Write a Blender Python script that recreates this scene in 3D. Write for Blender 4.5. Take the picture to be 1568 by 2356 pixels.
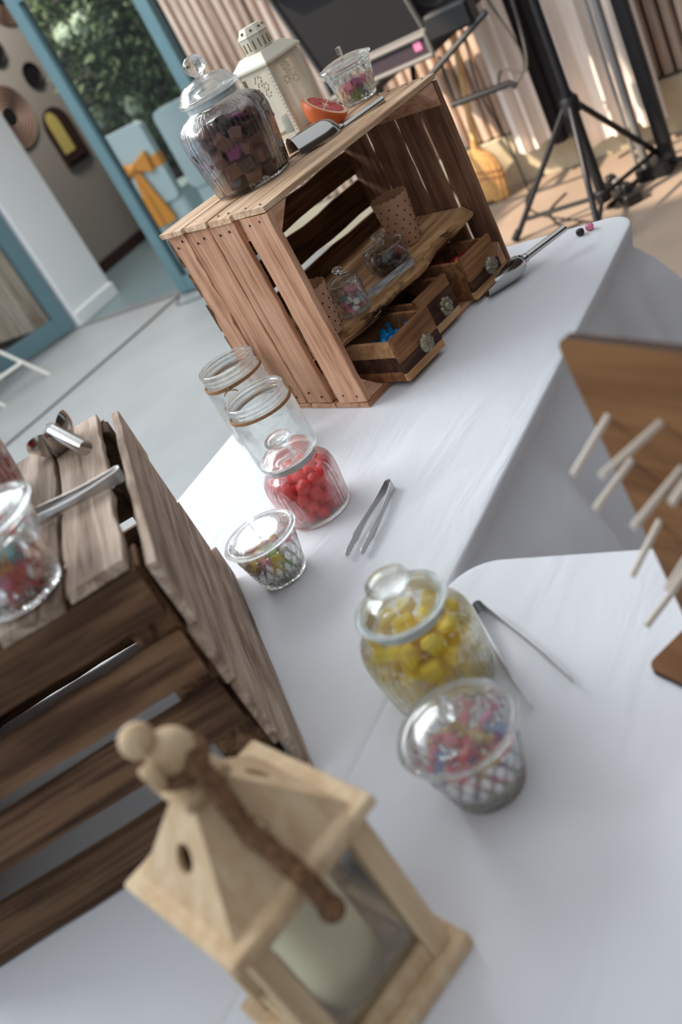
import bpy, bmesh, math, random
import numpy as np
from mathutils import Matrix, Vector
random.seed(4)
for o in list(bpy.data.objects): bpy.data.objects.remove(o)
SC = bpy.context.scene
COL = SC.collection
PI = math.pi

# ------------------------------------------------------------------ camera
CAM = Vector((-1.2859, -1.0167, 0.7119))
ROLL, PITCH, HEAD = 0.531, 0.4877, 0.8154
f0 = Vector((math.sin(HEAD), math.cos(HEAD), 0)); r0 = Vector((math.cos(HEAD), -math.sin(HEAD), 0)); d0 = Vector((0, 0, -1))
fw = f0*math.cos(PITCH) + d0*math.sin(PITCH); dn = d0*math.cos(PITCH) - f0*math.sin(PITCH)
rt = r0*math.cos(ROLL) + dn*math.sin(ROLL); dn = dn*math.cos(ROLL) - r0*math.sin(ROLL)
cd = bpy.data.cameras.new('camera'); cam = bpy.data.objects.new('camera', cd); COL.objects.link(cam)
up = -dn; bk = -fw
cam.matrix_world = Matrix(((rt.x, up.x, bk.x, CAM.x), (rt.y, up.y, bk.y, CAM.y), (rt.z, up.z, bk.z, CAM.z), (0, 0, 0, 1)))
cd.sensor_fit = 'VERTICAL'; cd.sensor_height = 36.0; cd.sensor_width = 24.0
cd.lens = 2259.8/2356*36.0
cd.clip_start = 0.02; cd.clip_end = 100
cd.dof.use_dof = True; cd.dof.focus_distance = 1.62; cd.dof.aperture_fstop = 3.1
SC.camera = cam

# ------------------------------------------------------------------ world, sun, daylight, exposure
W = bpy.data.worlds.new('World'); SC.world = W; W.use_nodes = True
bg = W.node_tree.nodes['Background']; bg.inputs[0].default_value = (0.72, 0.86, 1.0, 1); bg.inputs[1].default_value = 0.58
def light(name, kind, loc, target, energy, color, **kw):
    l = bpy.data.lights.new(name, kind); l.energy = energy; l.color = color
    for k, v in kw.items(): setattr(l, k, v)
    o = bpy.data.objects.new(name, l); COL.objects.link(o); o.location = loc
    o.rotation_euler = (Vector(target)-Vector(loc)).to_track_quat('-Z', 'Y').to_euler()
    return o
SUN_DIR = Vector((0.50, -0.52, -0.69)).normalized()
light('sun', 'SUN', (-3, 6, 6), Vector((-3, 6, 6))+SUN_DIR, 6.0, (1.0, 0.82, 0.62), angle=math.radians(1.0))
light('open_side_daylight', 'AREA', (0.2, 3.2, 2.62), (0.0, 0.5, -0.3), 188, (0.95, 0.98, 1.0), shape='RECTANGLE', size=5.2, size_y=1.4)
light('room_fill', 'AREA', (4.25, 4.55, 2.2), (4.5, 4.8, 0), 34, (1.0, 0.93, 0.85), shape='DISK', size=.5)  # fill light added to brighten the dark room, no lamp known there
SC.view_settings.view_transform = 'Standard'; SC.view_settings.look = 'None'
SC.view_settings.exposure = 0.44; SC.view_settings.gamma = 1.0; SC.view_settings.use_curve_mapping = False
SC.cycles.max_bounces = 14; SC.cycles.transmission_bounces = 14; SC.cycles.glossy_bounces = 6; SC.cycles.diffuse_bounces = 4
SC.cycles.transparent_max_bounces = 16; SC.cycles.sample_clamp_indirect = 8.0
SC.cycles.use_denoising = True

# ------------------------------------------------------------------ materials
def lin(r, g, b):
    f = lambda c: (c/255/12.92) if c/255 <= .04045 else ((c/255+.055)/1.055)**2.4
    return (f(r), f(g), f(b), 1)
MATS = {}
def newmat(name):
    m = bpy.data.materials.new(name); m.use_nodes = True
    nt = m.node_tree; b = nt.nodes['Principled BSDF']
    MATS[name] = m
    return m, nt, b
def plain(name, rgb, rough=.6, metal=0, bump=0, bscale=200, vary=0, spec=.5, sss=0, coat=0, vscale=20):
    m, nt, b = newmat(name); N, L = nt.nodes, nt.links
    b.inputs['Base Color'].default_value = lin(*rgb); b.inputs['Roughness'].default_value = rough; b.inputs['Metallic'].default_value = metal
    b.inputs['Specular IOR Level'].default_value = spec; b.inputs['Coat Weight'].default_value = coat
    if sss:
        b.inputs['Subsurface Weight'].default_value = sss; b.inputs['Subsurface Radius'].default_value = (.004, .003, .002); b.inputs['Subsurface Scale'].default_value = 1.0
    tc = N.new('ShaderNodeTexCoord')
    if vary:
        n = N.new('ShaderNodeTexNoise'); n.inputs['Scale'].default_value = vscale; n.inputs['Detail'].default_value = 5
        L.new(tc.outputs['Object'], n.inputs['Vector'])
        mr = N.new('ShaderNodeMapRange'); mr.inputs[1].default_value = .3; mr.inputs[2].default_value = .7
        mr.inputs[3].default_value = 1-vary; mr.inputs[4].default_value = 1+vary
        L.new(n.outputs[0], mr.inputs[0])
        hv = N.new('ShaderNodeHueSaturation'); hv.inputs['Color'].default_value = lin(*rgb)
        L.new(mr.outputs[0], hv.inputs['Value']); L.new(hv.outputs[0], b.inputs['Base Color'])
    if bump:
        n2 = N.new('ShaderNodeTexNoise'); n2.inputs['Scale'].default_value = bscale; n2.inputs['Detail'].default_value = 4
        L.new(tc.outputs['Object'], n2.inputs['Vector'])
        bp = N.new('ShaderNodeBump'); bp.inputs['Strength'].default_value = bump; bp.inputs['Distance'].default_value = .002
        L.new(n2.outputs[0], bp.inputs['Height']); L.new(bp.outputs[0], b.inputs['Normal'])
    return m
def wood(name, dark, mid, light_, scale=1.0, rough=.75, knots=True, val=.16, axis=0, bump=.35, stain=None):
    """grain along the local axis of each piece"""
    m, nt, b = newmat(name); N, L = nt.nodes, nt.links
    tc = N.new('ShaderNodeTexCoord'); oi = N.new('ShaderNodeObjectInfo')
    mu = N.new('ShaderNodeVectorMath'); mu.operation = 'SCALE'; mu.inputs[0].default_value = (13.7, 7.1, 5.3)
    L.new(oi.outputs['Random'], mu.inputs['Scale'])
    ad = N.new('ShaderNodeVectorMath'); L.new(tc.outputs['Object'], ad.inputs[0]); L.new(mu.outputs[0], ad.inputs[1])
    mp = N.new('ShaderNodeMapping'); s = [30*scale]*3; s[axis] = 2.2*scale; mp.inputs['Scale'].default_value = s
    L.new(ad.outputs[0], mp.inputs['Vector'])
    n1 = N.new('ShaderNodeTexNoise'); n1.inputs['Scale'].default_value = 1.6; n1.inputs['Detail'].default_value = 7; n1.inputs['Distortion'].default_value = 1.1
    L.new(mp.outputs[0], n1.inputs['Vector'])
    mp2 = N.new('ShaderNodeMapping'); s2 = [160*scale]*3; s2[axis] = 6*scale; mp2.inputs['Scale'].default_value = s2
    L.new(ad.outputs[0], mp2.inputs['Vector'])
    n2 = N.new('ShaderNodeTexNoise'); n2.inputs['Scale'].default_value = 1.5; n2.inputs['Detail'].default_value = 3
    L.new(mp2.outputs[0], n2.inputs['Vector'])
    n3 = N.new('ShaderNodeTexNoise'); n3.inputs['Scale'].default_value = 9*scale; n3.inputs['Detail'].default_value = 3
    L.new(ad.outputs[0], n3.inputs['Vector'])
    mx = N.new('ShaderNodeMath'); mx.operation = 'MULTIPLY_ADD'; mx.inputs[1].default_value = .35; L.new(n2.outputs[0], mx.inputs[0]); L.new(n1.outputs[0], mx.inputs[2])
    mx2 = N.new('ShaderNodeMath'); mx2.operation = 'MULTIPLY_ADD'; mx2.inputs[1].default_value = .35; L.new(n3.outputs[0], mx2.inputs[0]); L.new(mx.outputs[0], mx2.inputs[2])
    rp = N.new('ShaderNodeValToRGB'); e = rp.color_ramp.elements
    e[0].position = .55; e[0].color = lin(*dark); e[1].position = 1.12; e[1].color = lin(*light_)
    k = rp.color_ramp.elements.new(.80); k.color = lin(*mid)
    e[-1].position = 1.0
    L.new(mx2.outputs[0], rp.inputs[0])
    hv = N.new('ShaderNodeHueSaturation'); mr = N.new('ShaderNodeMapRange'); mr.inputs[3].default_value = 1-val; mr.inputs[4].default_value = 1+val
    L.new(oi.outputs['Random'], mr.inputs[0]); L.new(mr.outputs[0], hv.inputs['Value']); L.new(rp.outputs[0], hv.inputs['Color'])
    out = hv.outputs[0]
    if stain:
        ns = N.new('ShaderNodeTexNoise'); ns.inputs['Scale'].default_value = 14; ns.inputs['Detail'].default_value = 6; L.new(ad.outputs[0], ns.inputs['Vector'])
        rs = N.new('ShaderNodeValToRGB'); rs.color_ramp.elements[0].position = .54; rs.color_ramp.elements[1].position = .64
        L.new(ns.outputs[0], rs.inputs[0])
        ms = N.new('ShaderNodeMixRGB'); ms.inputs[2].default_value = lin(*stain); L.new(rs.outputs[0], ms.inputs[0]); L.new(out, ms.inputs[1]); out = ms.outputs[0]
    L.new(out, b.inputs['Base Color'])
    b.inputs['Roughness'].default_value = rough; b.inputs['Specular IOR Level'].default_value = .25
    bp = N.new('ShaderNodeBump'); bp.inputs['Strength'].default_value = bump; bp.inputs['Distance'].default_value = .0015
    L.new(mx.outputs[0], bp.inputs['Height']); L.new(bp.outputs[0], b.inputs['Normal'])
    return m
def glassmat(name, tint=(1, 1, 1), rough=0.0, clear=.25, ior=1.46):
    """clear glass; a share of straight-through transmission keeps thin walls from going black"""
    m, nt, b = newmat(name); N, L = nt.nodes, nt.links
    N.remove(b); out = N['Material Output']
    g = N.new('ShaderNodeBsdfGlass'); g.inputs['Color'].default_value = (*tint, 1); g.inputs['Roughness'].default_value = rough; g.inputs['IOR'].default_value = ior
    t = N.new('ShaderNodeBsdfTransparent'); t.inputs[0].default_value = (*tint, 1)
    mx = N.new('ShaderNodeMixShader'); mx.inputs[0].default_value = clear
    L.new(g.outputs[0], mx.inputs[1]); L.new(t.outputs[0], mx.inputs[2]); L.new(mx.outputs[0], out.inputs[0])
    return m
def panemat(name, tint=(.93, .96, .95), ior=1.5):
    m, nt, b = newmat(name); N, L = nt.nodes, nt.links
    N.remove(b); out = N['Material Output']
    g = N.new('ShaderNodeBsdfGlossy'); g.inputs['Roughness'].default_value = .02
    t = N.new('ShaderNodeBsdfTransparent'); t.inputs[0].default_value = (*tint, 1)
    fr = N.new('ShaderNodeFresnel'); fr.inputs[0].default_value = ior
    mx = N.new('ShaderNodeMixShader'); L.new(fr.outputs[0], mx.inputs[0]); L.new(t.outputs[0], mx.inputs[1]); L.new(g.outputs[0], mx.inputs[2]); L.new(mx.outputs[0], out.inputs[0])
    return m
def clothmat(name, rgb):
    m, nt, b = newmat(name); N, L = nt.nodes, nt.links
    b.inputs['Base Color'].default_value = lin(*rgb); b.inputs['Roughness'].default_value = .85; b.inputs['Specular IOR Level'].default_value = .2
    b.inputs['Sheen Weight'].default_value = .1
    tc = N.new('ShaderNodeTexCoord')
    mp = N.new('ShaderNodeMapping'); mp.inputs['Rotation'].default_value = (0, 0, .6); mp.inputs['Scale'].default_value = (2.2, 7, 3); L.new(tc.outputs['Object'], mp.inputs['Vector'])
    n = N.new('ShaderNodeTexNoise'); n.inputs['Scale'].default_value = 1.6; n.inputs['Detail'].default_value = 4; n.inputs['Distortion'].default_value = .8; L.new(mp.outputs[0], n.inputs['Vector'])
    w = N.new('ShaderNodeTexNoise'); w.inputs['Scale'].default_value = 900; L.new(tc.outputs['Object'], w.inputs['Vector'])
    b1 = N.new('ShaderNodeBump'); b1.inputs['Strength'].default_value = .55; b1.inputs['Distance'].default_value = .012; L.new(n.outputs[0], b1.inputs['Height'])
    b2 = N.new('ShaderNodeBump'); b2.inputs['Strength'].default_value = .15; b2.inputs['Distance'].default_value = .0006; L.new(w.outputs[0], b2.inputs['Height']); L.new(b1.outputs[0], b2.inputs['Normal'])
    L.new(b2.outputs[0], b.inputs['Normal'])
    return m
clothmat('white_cloth', (232, 234, 238))
wood('crate_wood', (132, 90, 66), (192, 144, 113), (212, 168, 138), val=.10)
wood('crate_wood_shaded', (74, 50, 36), (122, 86, 64), (150, 112, 86), val=.1)  # crate wood with the shade of the inner slats put into its colour
wood('crate_top_wood', (150, 116, 88), (196, 162, 130), (220, 192, 162), val=.06)
wood('old_wood', (84, 66, 54), (160, 138, 120), (200, 180, 162), val=.22, bump=.6)
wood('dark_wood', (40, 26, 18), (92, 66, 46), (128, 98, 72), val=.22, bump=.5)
wood('pine', (188, 158, 122), (206, 178, 142), (220, 196, 162), val=.05, bump=.06, scale=.8, axis=2)
wood('ply_brown', (96, 62, 36), (118, 80, 48), (138, 98, 62), val=.03, scale=.5, bump=.08, rough=.6)
wood('live_edge', (104, 72, 44), (172, 130, 88), (204, 166, 122), val=.05)
wood('bark_edge', (104, 72, 44), (160, 118, 78), (190, 150, 104), val=.05, stain=(38, 24, 16), bump=1)
wood('acacia', (92, 58, 36), (136, 92, 60), (164, 118, 80), val=.1)
wood('acacia_light', (140, 96, 62), (190, 142, 98), (212, 170, 124), val=.08)
wood('acacia_dark', (44, 28, 22), (72, 46, 36), (96, 66, 50), val=.1)
wood('slat_wood', (128, 100, 84), (190, 166, 148), (214, 194, 178), val=.09, scale=.35, axis=2)
wood('broom_wood', (196, 150, 90), (222, 184, 126), (236, 206, 156), val=.03, axis=2)
plain('bark', (58, 38, 24), .95, bump=1, bscale=90, vary=.5, vscale=60)
plain('nail', (60, 50, 46), .6, metal=.6)
plain('teal_frame', (98, 128, 134), .45, vary=.03)
plain('teal_dark', (70, 94, 100), .5)
plain('plaster_white', (244, 246, 245), .8, bump=.1)
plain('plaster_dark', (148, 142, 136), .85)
plain('plinth', (196, 184, 158), .85, vary=.08)
plain('backing_dark', (52, 38, 32), .9)
plain('concrete', (152, 155, 155), .5, bump=.05, bscale=30, vary=.07, vscale=3)
plain('floor_warm_shade', (158, 140, 125), .6, vary=.14, vscale=2.2)
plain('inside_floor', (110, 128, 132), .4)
m, nt, b = newmat('roof_diffuser'); N, L = nt.nodes, nt.links     # cloth of the added roof, translucent to brighten everything from above
df = N.new('ShaderNodeBsdfDiffuse'); df.inputs[0].default_value = (.5, .5, .5, 1); tr = N.new('ShaderNodeBsdfTranslucent'); tr.inputs[0].default_value = (.48, .55, .66, 1)
mx = N.new('ShaderNodeMixShader'); mx.inputs[0].default_value = .55; L.new(df.outputs[0], mx.inputs[1]); L.new(tr.outputs[0], mx.inputs[2]); L.new(mx.outputs[0], N['Material Output'].inputs[0]); N.remove(b)
plain('steel', (196, 194, 190), .16, metal=1)
plain('steel_brushed', (200, 200, 200), .44, metal=1)
plain('antique', (150, 140, 122), .3, metal=.85, bump=1, bscale=300)
plain('aluminium', (150, 150, 150), .45, metal=.6)
plain('black_metal', (24, 24, 28), .45)
plain('black_plastic', (20, 20, 22), .5)
plain('case_panel', (28, 27, 30), .7, bump=.2, bscale=400)
plain('case_rail', (112, 110, 108), .6, metal=.2)
plain('case_dark', (48, 36, 46), .7)
plain('pink_sticker', (214, 120, 160), .5)
plain('white_paint', (226, 224, 214), .45)
plain('peg_pale', (218, 208, 194), .6)
plain('ply_edge', (54, 38, 32), .8)
plain('cream_metal', (226, 218, 198), .45)
plain('vent_dark', (132, 112, 70), .8)
plain('candle_wax', (252, 236, 198), .55, sss=.4)
plain('white_wax', (236, 232, 220), .5, sss=.3)
plain('wick', (40, 34, 30), .9)
plain('rope', (120, 88, 60), .95, bump=1, bscale=350, vary=.5, vscale=160)
plain('twine', (164, 128, 92), .95, bump=1, bscale=700, vary=.3, vscale=400)
plain('grey_curtain', (240, 228, 218), .9)
plain('curtain_fold_shade', (34, 30, 32), .9)
plain('straw', (222, 172, 108), .8, bump=1, bscale=150, vary=.2, vscale=80)
plain('straw_thread', (170, 110, 90), .8)
plain('cable_black', (40, 38, 38), .55)
plain('cable_grey', (92, 88, 84), .6)
plain('leaf_green', (96, 112, 76), .6, vary=.3, vscale=6)
plain('flower_pale', (190, 204, 180), .7, vary=.2)
plain('pot', (80, 74, 70), .8)
plain('sash_orange', (232, 150, 50), .5)
plain('chair_cover', (196, 212, 216), .7)
plain('rattan', (136, 112, 100), .9, bump=1, bscale=60)
plain('frame_dark', (52, 34, 30), .6)
plain('mirror_yellow', (200, 184, 110), .3)
plain('black_disc', (14, 14, 16), .6)
plain('paper_white', (238, 238, 236), .8)
plain('kraft', (186, 142, 112), .85)
plain('dot_black', (40, 30, 28), .8)
plain('seal_white', (232, 236, 236), .5)
plain('rind', (226, 110, 52), .35, bump=.4, bscale=500, vary=.08)
plain('pith', (246, 218, 186), .6)
plain('pulp', (206, 62, 62), .25, bump=.5, bscale=250, vary=.15, vscale=120, sss=.2)
glassmat('glass', (.985, 1, .995), clear=.42)
glassmat('glass_thin', (.985, .995, .992), clear=.35)
glassmat('crystal', (.99, 1, .995), clear=.2, ior=1.5)
panemat('pane', ior=1.2); panemat('lantern_pane', (.97, .98, .97), 1.25)
m, nt, b = newmat('frosted_pane'); N, L = nt.nodes, nt.links
t1 = N.new('ShaderNodeBsdfTransparent'); t1.inputs[0].default_value = (1, .97, .93, 1); t2 = N.new('ShaderNodeBsdfTranslucent'); t2.inputs[0].default_value = (.9, .86, .78, 1); t3 = N.new('ShaderNodeBsdfDiffuse'); t3.inputs[0].default_value = (.85, .8, .7, 1)
x1 = N.new('ShaderNodeMixShader'); x1.inputs[0].default_value = .5; x2 = N.new('ShaderNodeMixShader'); x2.inputs[0].default_value = .5
L.new(t2.outputs[0], x1.inputs[1]); L.new(t3.outputs[0], x1.inputs[2]); L.new(t1.outputs[0], x2.inputs[1]); L.new(x1.outputs[0], x2.inputs[2]); L.new(x2.outputs[0], N['Material Output'].inputs[0]); N.remove(b)
CANDY = {}
def candy(n, rgb, rough=.5, sss=.15, coat=0, bump=.15): CANDY[n] = plain('candy_'+n, rgb, rough, bump=bump, bscale=300, sss=sss, coat=coat)
candy('coral', (255, 88, 86)); candy('red', (214, 44, 40)); candy('yellow', (255, 218, 66), .45); candy('orange', (240, 150, 60))
candy('fudge', (120, 78, 66), .55, .05); candy('choc', (60, 36, 30), .4, 0); candy('purple', (150, 70, 120)); candy('pink', (236, 140, 164))
candy('white', (240, 236, 228)); candy('green', (150, 190, 100)); candy('brown', (150, 78, 66)); candy('lemon', (255, 220, 70)); candy('teal', (110, 150, 150))
candy('foil_red', (214, 48, 70), .25, 0, .6); candy('foil_gold', (196, 160, 50), .25, 0, .6); candy('foil_blue', (44, 92, 160), .25, 0, .6); candy('foil_pink', (226, 90, 140), .25, 0, .6)
candy('wrap_blue', (20, 130, 190), .3, 0, .5); candy('wrap_green', (60, 170, 90), .3, 0, .5); candy('wrap_yellow', (230, 200, 40), .3, 0, .5); candy('black', (34, 34, 38), .4, 0)

# ------------------------------------------------------------------ mesh helpers
def T(x=0, y=0, z=0): return Matrix.Translation((x, y, z))
def R(a, ax): return Matrix.Rotation(a, 4, ax)
def axes(o, x, y, z):
    x, y, z = Vector(x), Vector(y), Vector(z)
    return Matrix(((x.x, y.x, z.x, o[0]), (x.y, y.y, z.y, o[1]), (x.z, y.z, z.z, o[2]), (0, 0, 0, 1)))
class MB:
    def __init__(s): s.v = []; s.f = []
    def add(s, vs, fs, M=None):
        b = len(s.v)
        s.v += [tuple(M @ Vector(v)) if M is not None else tuple(v) for v in vs]
        s.f += [tuple(i+b for i in f) for f in fs]; return s
    def box(s, c, d, M=None):
        x, y, z = c; a, b, e = d[0]/2, d[1]/2, d[2]/2
        vs = [(x+i*a, y+j*b, z+k*e) for k in (-1, 1) for j in (-1, 1) for i in (-1, 1)]
        return s.add(vs, [(0, 2, 3, 1), (4, 5, 7, 6), (0, 1, 5, 4), (2, 6, 7, 3), (0, 4, 6, 2), (1, 3, 7, 5)], M)
    def prism(s, poly, z0, z1, M=None, scale_top=1.0):
        n = len(poly)
        vs = [(x, y, z0) for x, y in poly]+[(x*scale_top, y*scale_top, z1) for x, y in poly]
        fs = [tuple(range(n-1, -1, -1)), tuple(range(n, 2*n))]+[(i, (i+1) % n, n+(i+1) % n, n+i) for i in range(n)]
        return s.add(vs, fs, M)
    def lathe(s, prof, n=32, M=None, mod=None, closed=False):
        rows = []; vs = []; fs = []
        for i, (r, z) in enumerate(prof):
            if r < 1e-6: rows.append([len(vs)]); vs.append((0, 0, z))
            else:
                row = []
                for k in range(n):
                    t = 2*PI*k/n; rr = r; zz = z
                    if mod: rr, zz = mod(r, z, t, i)
                    row.append(len(vs)); vs.append((rr*math.cos(t), rr*math.sin(t), zz))
                rows.append(row)
        pairs = list(zip(rows, rows[1:]))
        if closed: pairs.append((rows[-1], rows[0]))
        for a, b in pairs:
            if len(a) == 1 and len(b) == 1: continue
            for k in range(n):
                k2 = (k+1) % n
                if len(a) == 1: fs.append((a[0], b[k2], b[k]))
                elif len(b) == 1: fs.append((a[k], a[k2], b[0]))
                else: fs.append((a[k], a[k2], b[k2], b[k]))
        return s.add(vs, fs, M)
    def tube(s, pts, r, n=8, M=None, closed=False, caps=True):
        pts = [Vector(p) for p in pts]; m = len(pts); rad = r if isinstance(r, (list, tuple)) else [r]*m
        vs = []; fs = []; prev = None
        for i, p in enumerate(pts):
            if closed: t = pts[(i+1) % m]-pts[i-1]
            else: t = pts[min(i+1, m-1)]-pts[max(i-1, 0)]
            t.normalize()
            if prev is None:
                a = Vector((0, 0, 1)) if abs(t.z) < .9 else Vector((1, 0, 0)); u = t.cross(a).normalized()
            else: u = (prev-t*prev.dot(t)).normalized()
            prev = u; w = t.cross(u)
            for k in range(n):
                an = 2*PI*k/n; vs.append(p+(u*math.cos(an)+w*math.sin(an))*rad[i])
        for i in range(m if closed else m-1):
            j = (i+1) % m
            for k in range(n): fs.append((i*n+k, i*n+(k+1) % n, j*n+(k+1) % n, j*n+k))
        if not closed and caps: fs += [tuple(range(n-1, -1, -1)), tuple((m-1)*n+k for k in range(n))]
        return s.add(vs, fs, M)
    def ball(s, c, r, n=16, m=10, M=None, sc=(1, 1, 1)):
        prof = [(math.sin(PI*i/m)*r, -math.cos(PI*i/m)*r) for i in range(m+1)]; prof[0] = (0, -r); prof[-1] = (0, r)
        MM = T(*c) @ Matrix.Diagonal((*sc, 1))
        return s.lathe(prof, n, (M @ MM) if M is not None else MM)
    def mesh(s, name, mat, smooth=False, angle=40, bevel=0, bseg=1):
        me = bpy.data.meshes.new(name); me.from_pydata(s.v, [], s.f)
        bm = bmesh.new(); bm.from_mesh(me); bmesh.ops.recalc_face_normals(bm, faces=bm.faces)
        if bevel: bmesh.ops.bevel(bm, geom=bm.edges[:], offset=bevel, segments=bseg, affect='EDGES', profile=.5, clamp_overlap=True)
        bm.to_mesh(me); bm.free()
        if mat is not None: me.materials.append(MATS[mat] if isinstance(mat, str) else mat)
        if smooth:
            me.polygons.foreach_set('use_smooth', [True]*len(me.polygons)); me.set_sharp_from_angle(angle=math.radians(angle))
        me.update(); return me
    def build(s, name, mat, parent=None, M=None, **kw): return inst(name, s.mesh(name, mat, **kw), parent, M)
def inst(name, me, parent=None, M=None):
    o = bpy.data.objects.new(name, me); COL.objects.link(o)
    if parent is not None: o.parent = parent
    if M is not None: o.matrix_basis = M
    return o
def tag(o, label, cat, group=None):
    o['label'] = label; o['category'] = cat
    if group: o['group'] = group
    return o
def struct(o): o['kind'] = 'structure'; return o
def thing(name, label, cat, loc=(0, 0, 0), yaw=0, group=None, M=None):
    e = bpy.data.objects.new(name, None); COL.objects.link(e); e.empty_display_size = .02
    e.matrix_basis = M if M is not None else T(*loc) @ R(yaw, 'Z')
    return tag(e, label, cat, group)
def plank_mesh(name, L, Wd, Th, mat, seed=0, nx=10, rag=.0015, endrag=.002, ch=.0012):
    """plank, length along X, with uneven sawn edges and ragged ends"""
    rn = random.Random(seed); mb = MB(); vs = []; fs = []
    w0 = [0, 0]; 
    for i in range(nx+1):
        x = -L/2+L*i/nx
        a = Wd/2+rn.uniform(-1, .6)*rag; b = Wd/2+rn.uniform(-1, .6)*rag; h = Th/2
        sec = [(-a+ch, -h), (b-ch, -h), (b, -h+ch), (b, h-ch), (b-ch, h), (-a+ch, h), (-a, h-ch), (-a, -h+ch)]
        for (y, z) in sec:
            dx = rn.uniform(-1, 0)*endrag*(1 if i == nx else -1 if i == 0 else 0)
            vs.append((x+dx, y, z+rn.uniform(-.2, .2)*rag))
    for i in range(nx):
        for k in range(8): fs.append((i*8+k, i*8+(k+1) % 8, (i+1)*8+(k+1) % 8, (i+1)*8+k))
    fs += [tuple(range(7, -1, -1)), tuple(nx*8+k for k in range(8))]
    mb.add(vs, fs); return mb.mesh(name, mat)
def plank(parent, name, c, xd, yd, L, Wd, Th, mat, seed=0, **kw):
    xd = Vector(xd).normalized(); yd = Vector(yd).normalized(); zd = xd.cross(yd)
    return inst(name, plank_mesh(name, L, Wd, Th, mat, seed, **kw), parent, axes(c, xd, yd, zd))
def pack(n, r, Rc, seed=1, it=260, z0=0.0, taper=0.0, h0=None, top=None):
    """settle n spheres of radius r in a cup of radius Rc (+taper*z)"""
    rg = np.random.default_rng(seed); p = np.zeros((n, 3)); 
    rad = (Rc-r)*np.sqrt(rg.random(n)); th = rg.random(n)*2*PI
    p[:, 0] = rad*np.cos(th); p[:, 1] = rad*np.sin(th)
    p[:, 2] = z0+r+rg.random(n)*(h0 or (n*r**3*9/(Rc**2)))
    for k in range(it):
        p[:, 2] -= r*.10*(1-.8*k/it)
        for _ in range(2):
            d = p[:, None, :]-p[None, :, :]; q = np.sqrt((d**2).sum(2))+np.eye(n)*9
            ov = np.clip(2*r-q, 0, None); p += ((d/q[:, :, None])*ov[:, :, None]*.5).sum(1)*.7
            p[:, 2] = np.maximum(p[:, 2], z0+r)
            rr = np.hypot(p[:, 0], p[:, 1]); lim = Rc+taper*(p[:, 2]-z0)-r; k2 = np.minimum(1, lim/np.maximum(rr, 1e-6))
            p[:, 0] *= k2; p[:, 1] *= k2
    return [tuple(v) for v in p if top is None or v[2] < top-r]
SQ_IN = [(.006, .0500), (.03, .0553), (.055, .0580), (.072, .0583), (.084, .0555), (.093, .0480)]
TL_IN = [(.006, .0770), (.045, .0830), (.095, .0895), (.115, .0910), (.132, .0890), (.146, .0810), (.155, .0660)]
BW_IN = [(.006, .0290), (.012, .0335), (.025, .0385), (.05, .0440), (.07, .0465)]
def layers(r, prof, s, z0, top, seed, squash=1.0):
    """sweets heaped in rings against the glass, layer on layer, with a little disorder"""
    rn = random.Random(seed); out = []; z = z0+r*squash; k = 0
    zs = [a*s for a, b in prof]; rs = [b*s for a, b in prof]
    while z < top:
        Rz = float(min(np.interp(z+r*.5, zs, rs), np.interp(z-r*.5, zs, rs)))-.0006; q = Rz-r; ring = 0
        while q > r*.55:
            n = max(1, int(2*PI*q/(2.04*r))); a0 = rn.uniform(0, 6.28)
            for i in range(n):
                a = a0+2*PI*i/n+rn.uniform(-.04, .04); qq = q-rn.uniform(0, .0012)
                out.append((qq*math.cos(a), qq*math.sin(a), z+rn.uniform(-.12, .12)*r+ring*r*.35))
            q -= 2.0*r; ring += 1
        if q > -r*.4: out.append((0, 0, z+ring*r*.35))
        z += r*1.72*squash; k += 1
    return out
def rrot(rn): return R(rn.uniform(0, 6.28), 'Z') @ R(rn.uniform(0, 6.28), 'X') @ R(rn.uniform(0, 6.28), 'Y')

# ================================================================== THE SETTING
FZ = -0.74          # floor level; the table tops are z = 0
XW = 3.30           # facade plane
MB().box((1.2, 4.6, FZ-.05), (9, 6.0, .1)).build('floor', 'concrete'); struct(bpy.data.objects['floor'])
o = MB().box((1.2, -2.2, FZ-.05), (9, 7.6, .1)).build('floor_warm_side', 'floor_warm_shade'); struct(o)  # right part of the floor, its warm shade put into the colour
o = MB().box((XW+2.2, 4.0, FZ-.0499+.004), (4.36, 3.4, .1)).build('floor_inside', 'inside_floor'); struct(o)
# unseen roof added to mask the sun, its opening cut for the sun patch
rf = MB(); Z0 = 2.9; hx0, hx1, hy0, hy1 = -0.1, 1.55, 2.85, 3.80
rx0, rx1, ry0, ry1 = -6.0, XW+.1, -4.0, 11.0
def quad(x0, x1, y0, y1): rf.add([(x0, y0, Z0), (x1, y0, Z0), (x1, y1, Z0), (x0, y1, Z0)], [(0, 1, 2, 3)])
quad(rx0, hx0, ry0, ry1); quad(hx1, rx1, ry0, ry1); quad(hx0, hx1, ry0, hy0); quad(hx0, hx1, hy1, ry1)
struct(rf.build('sun_mask_roof', 'roof_diffuser'))
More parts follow.
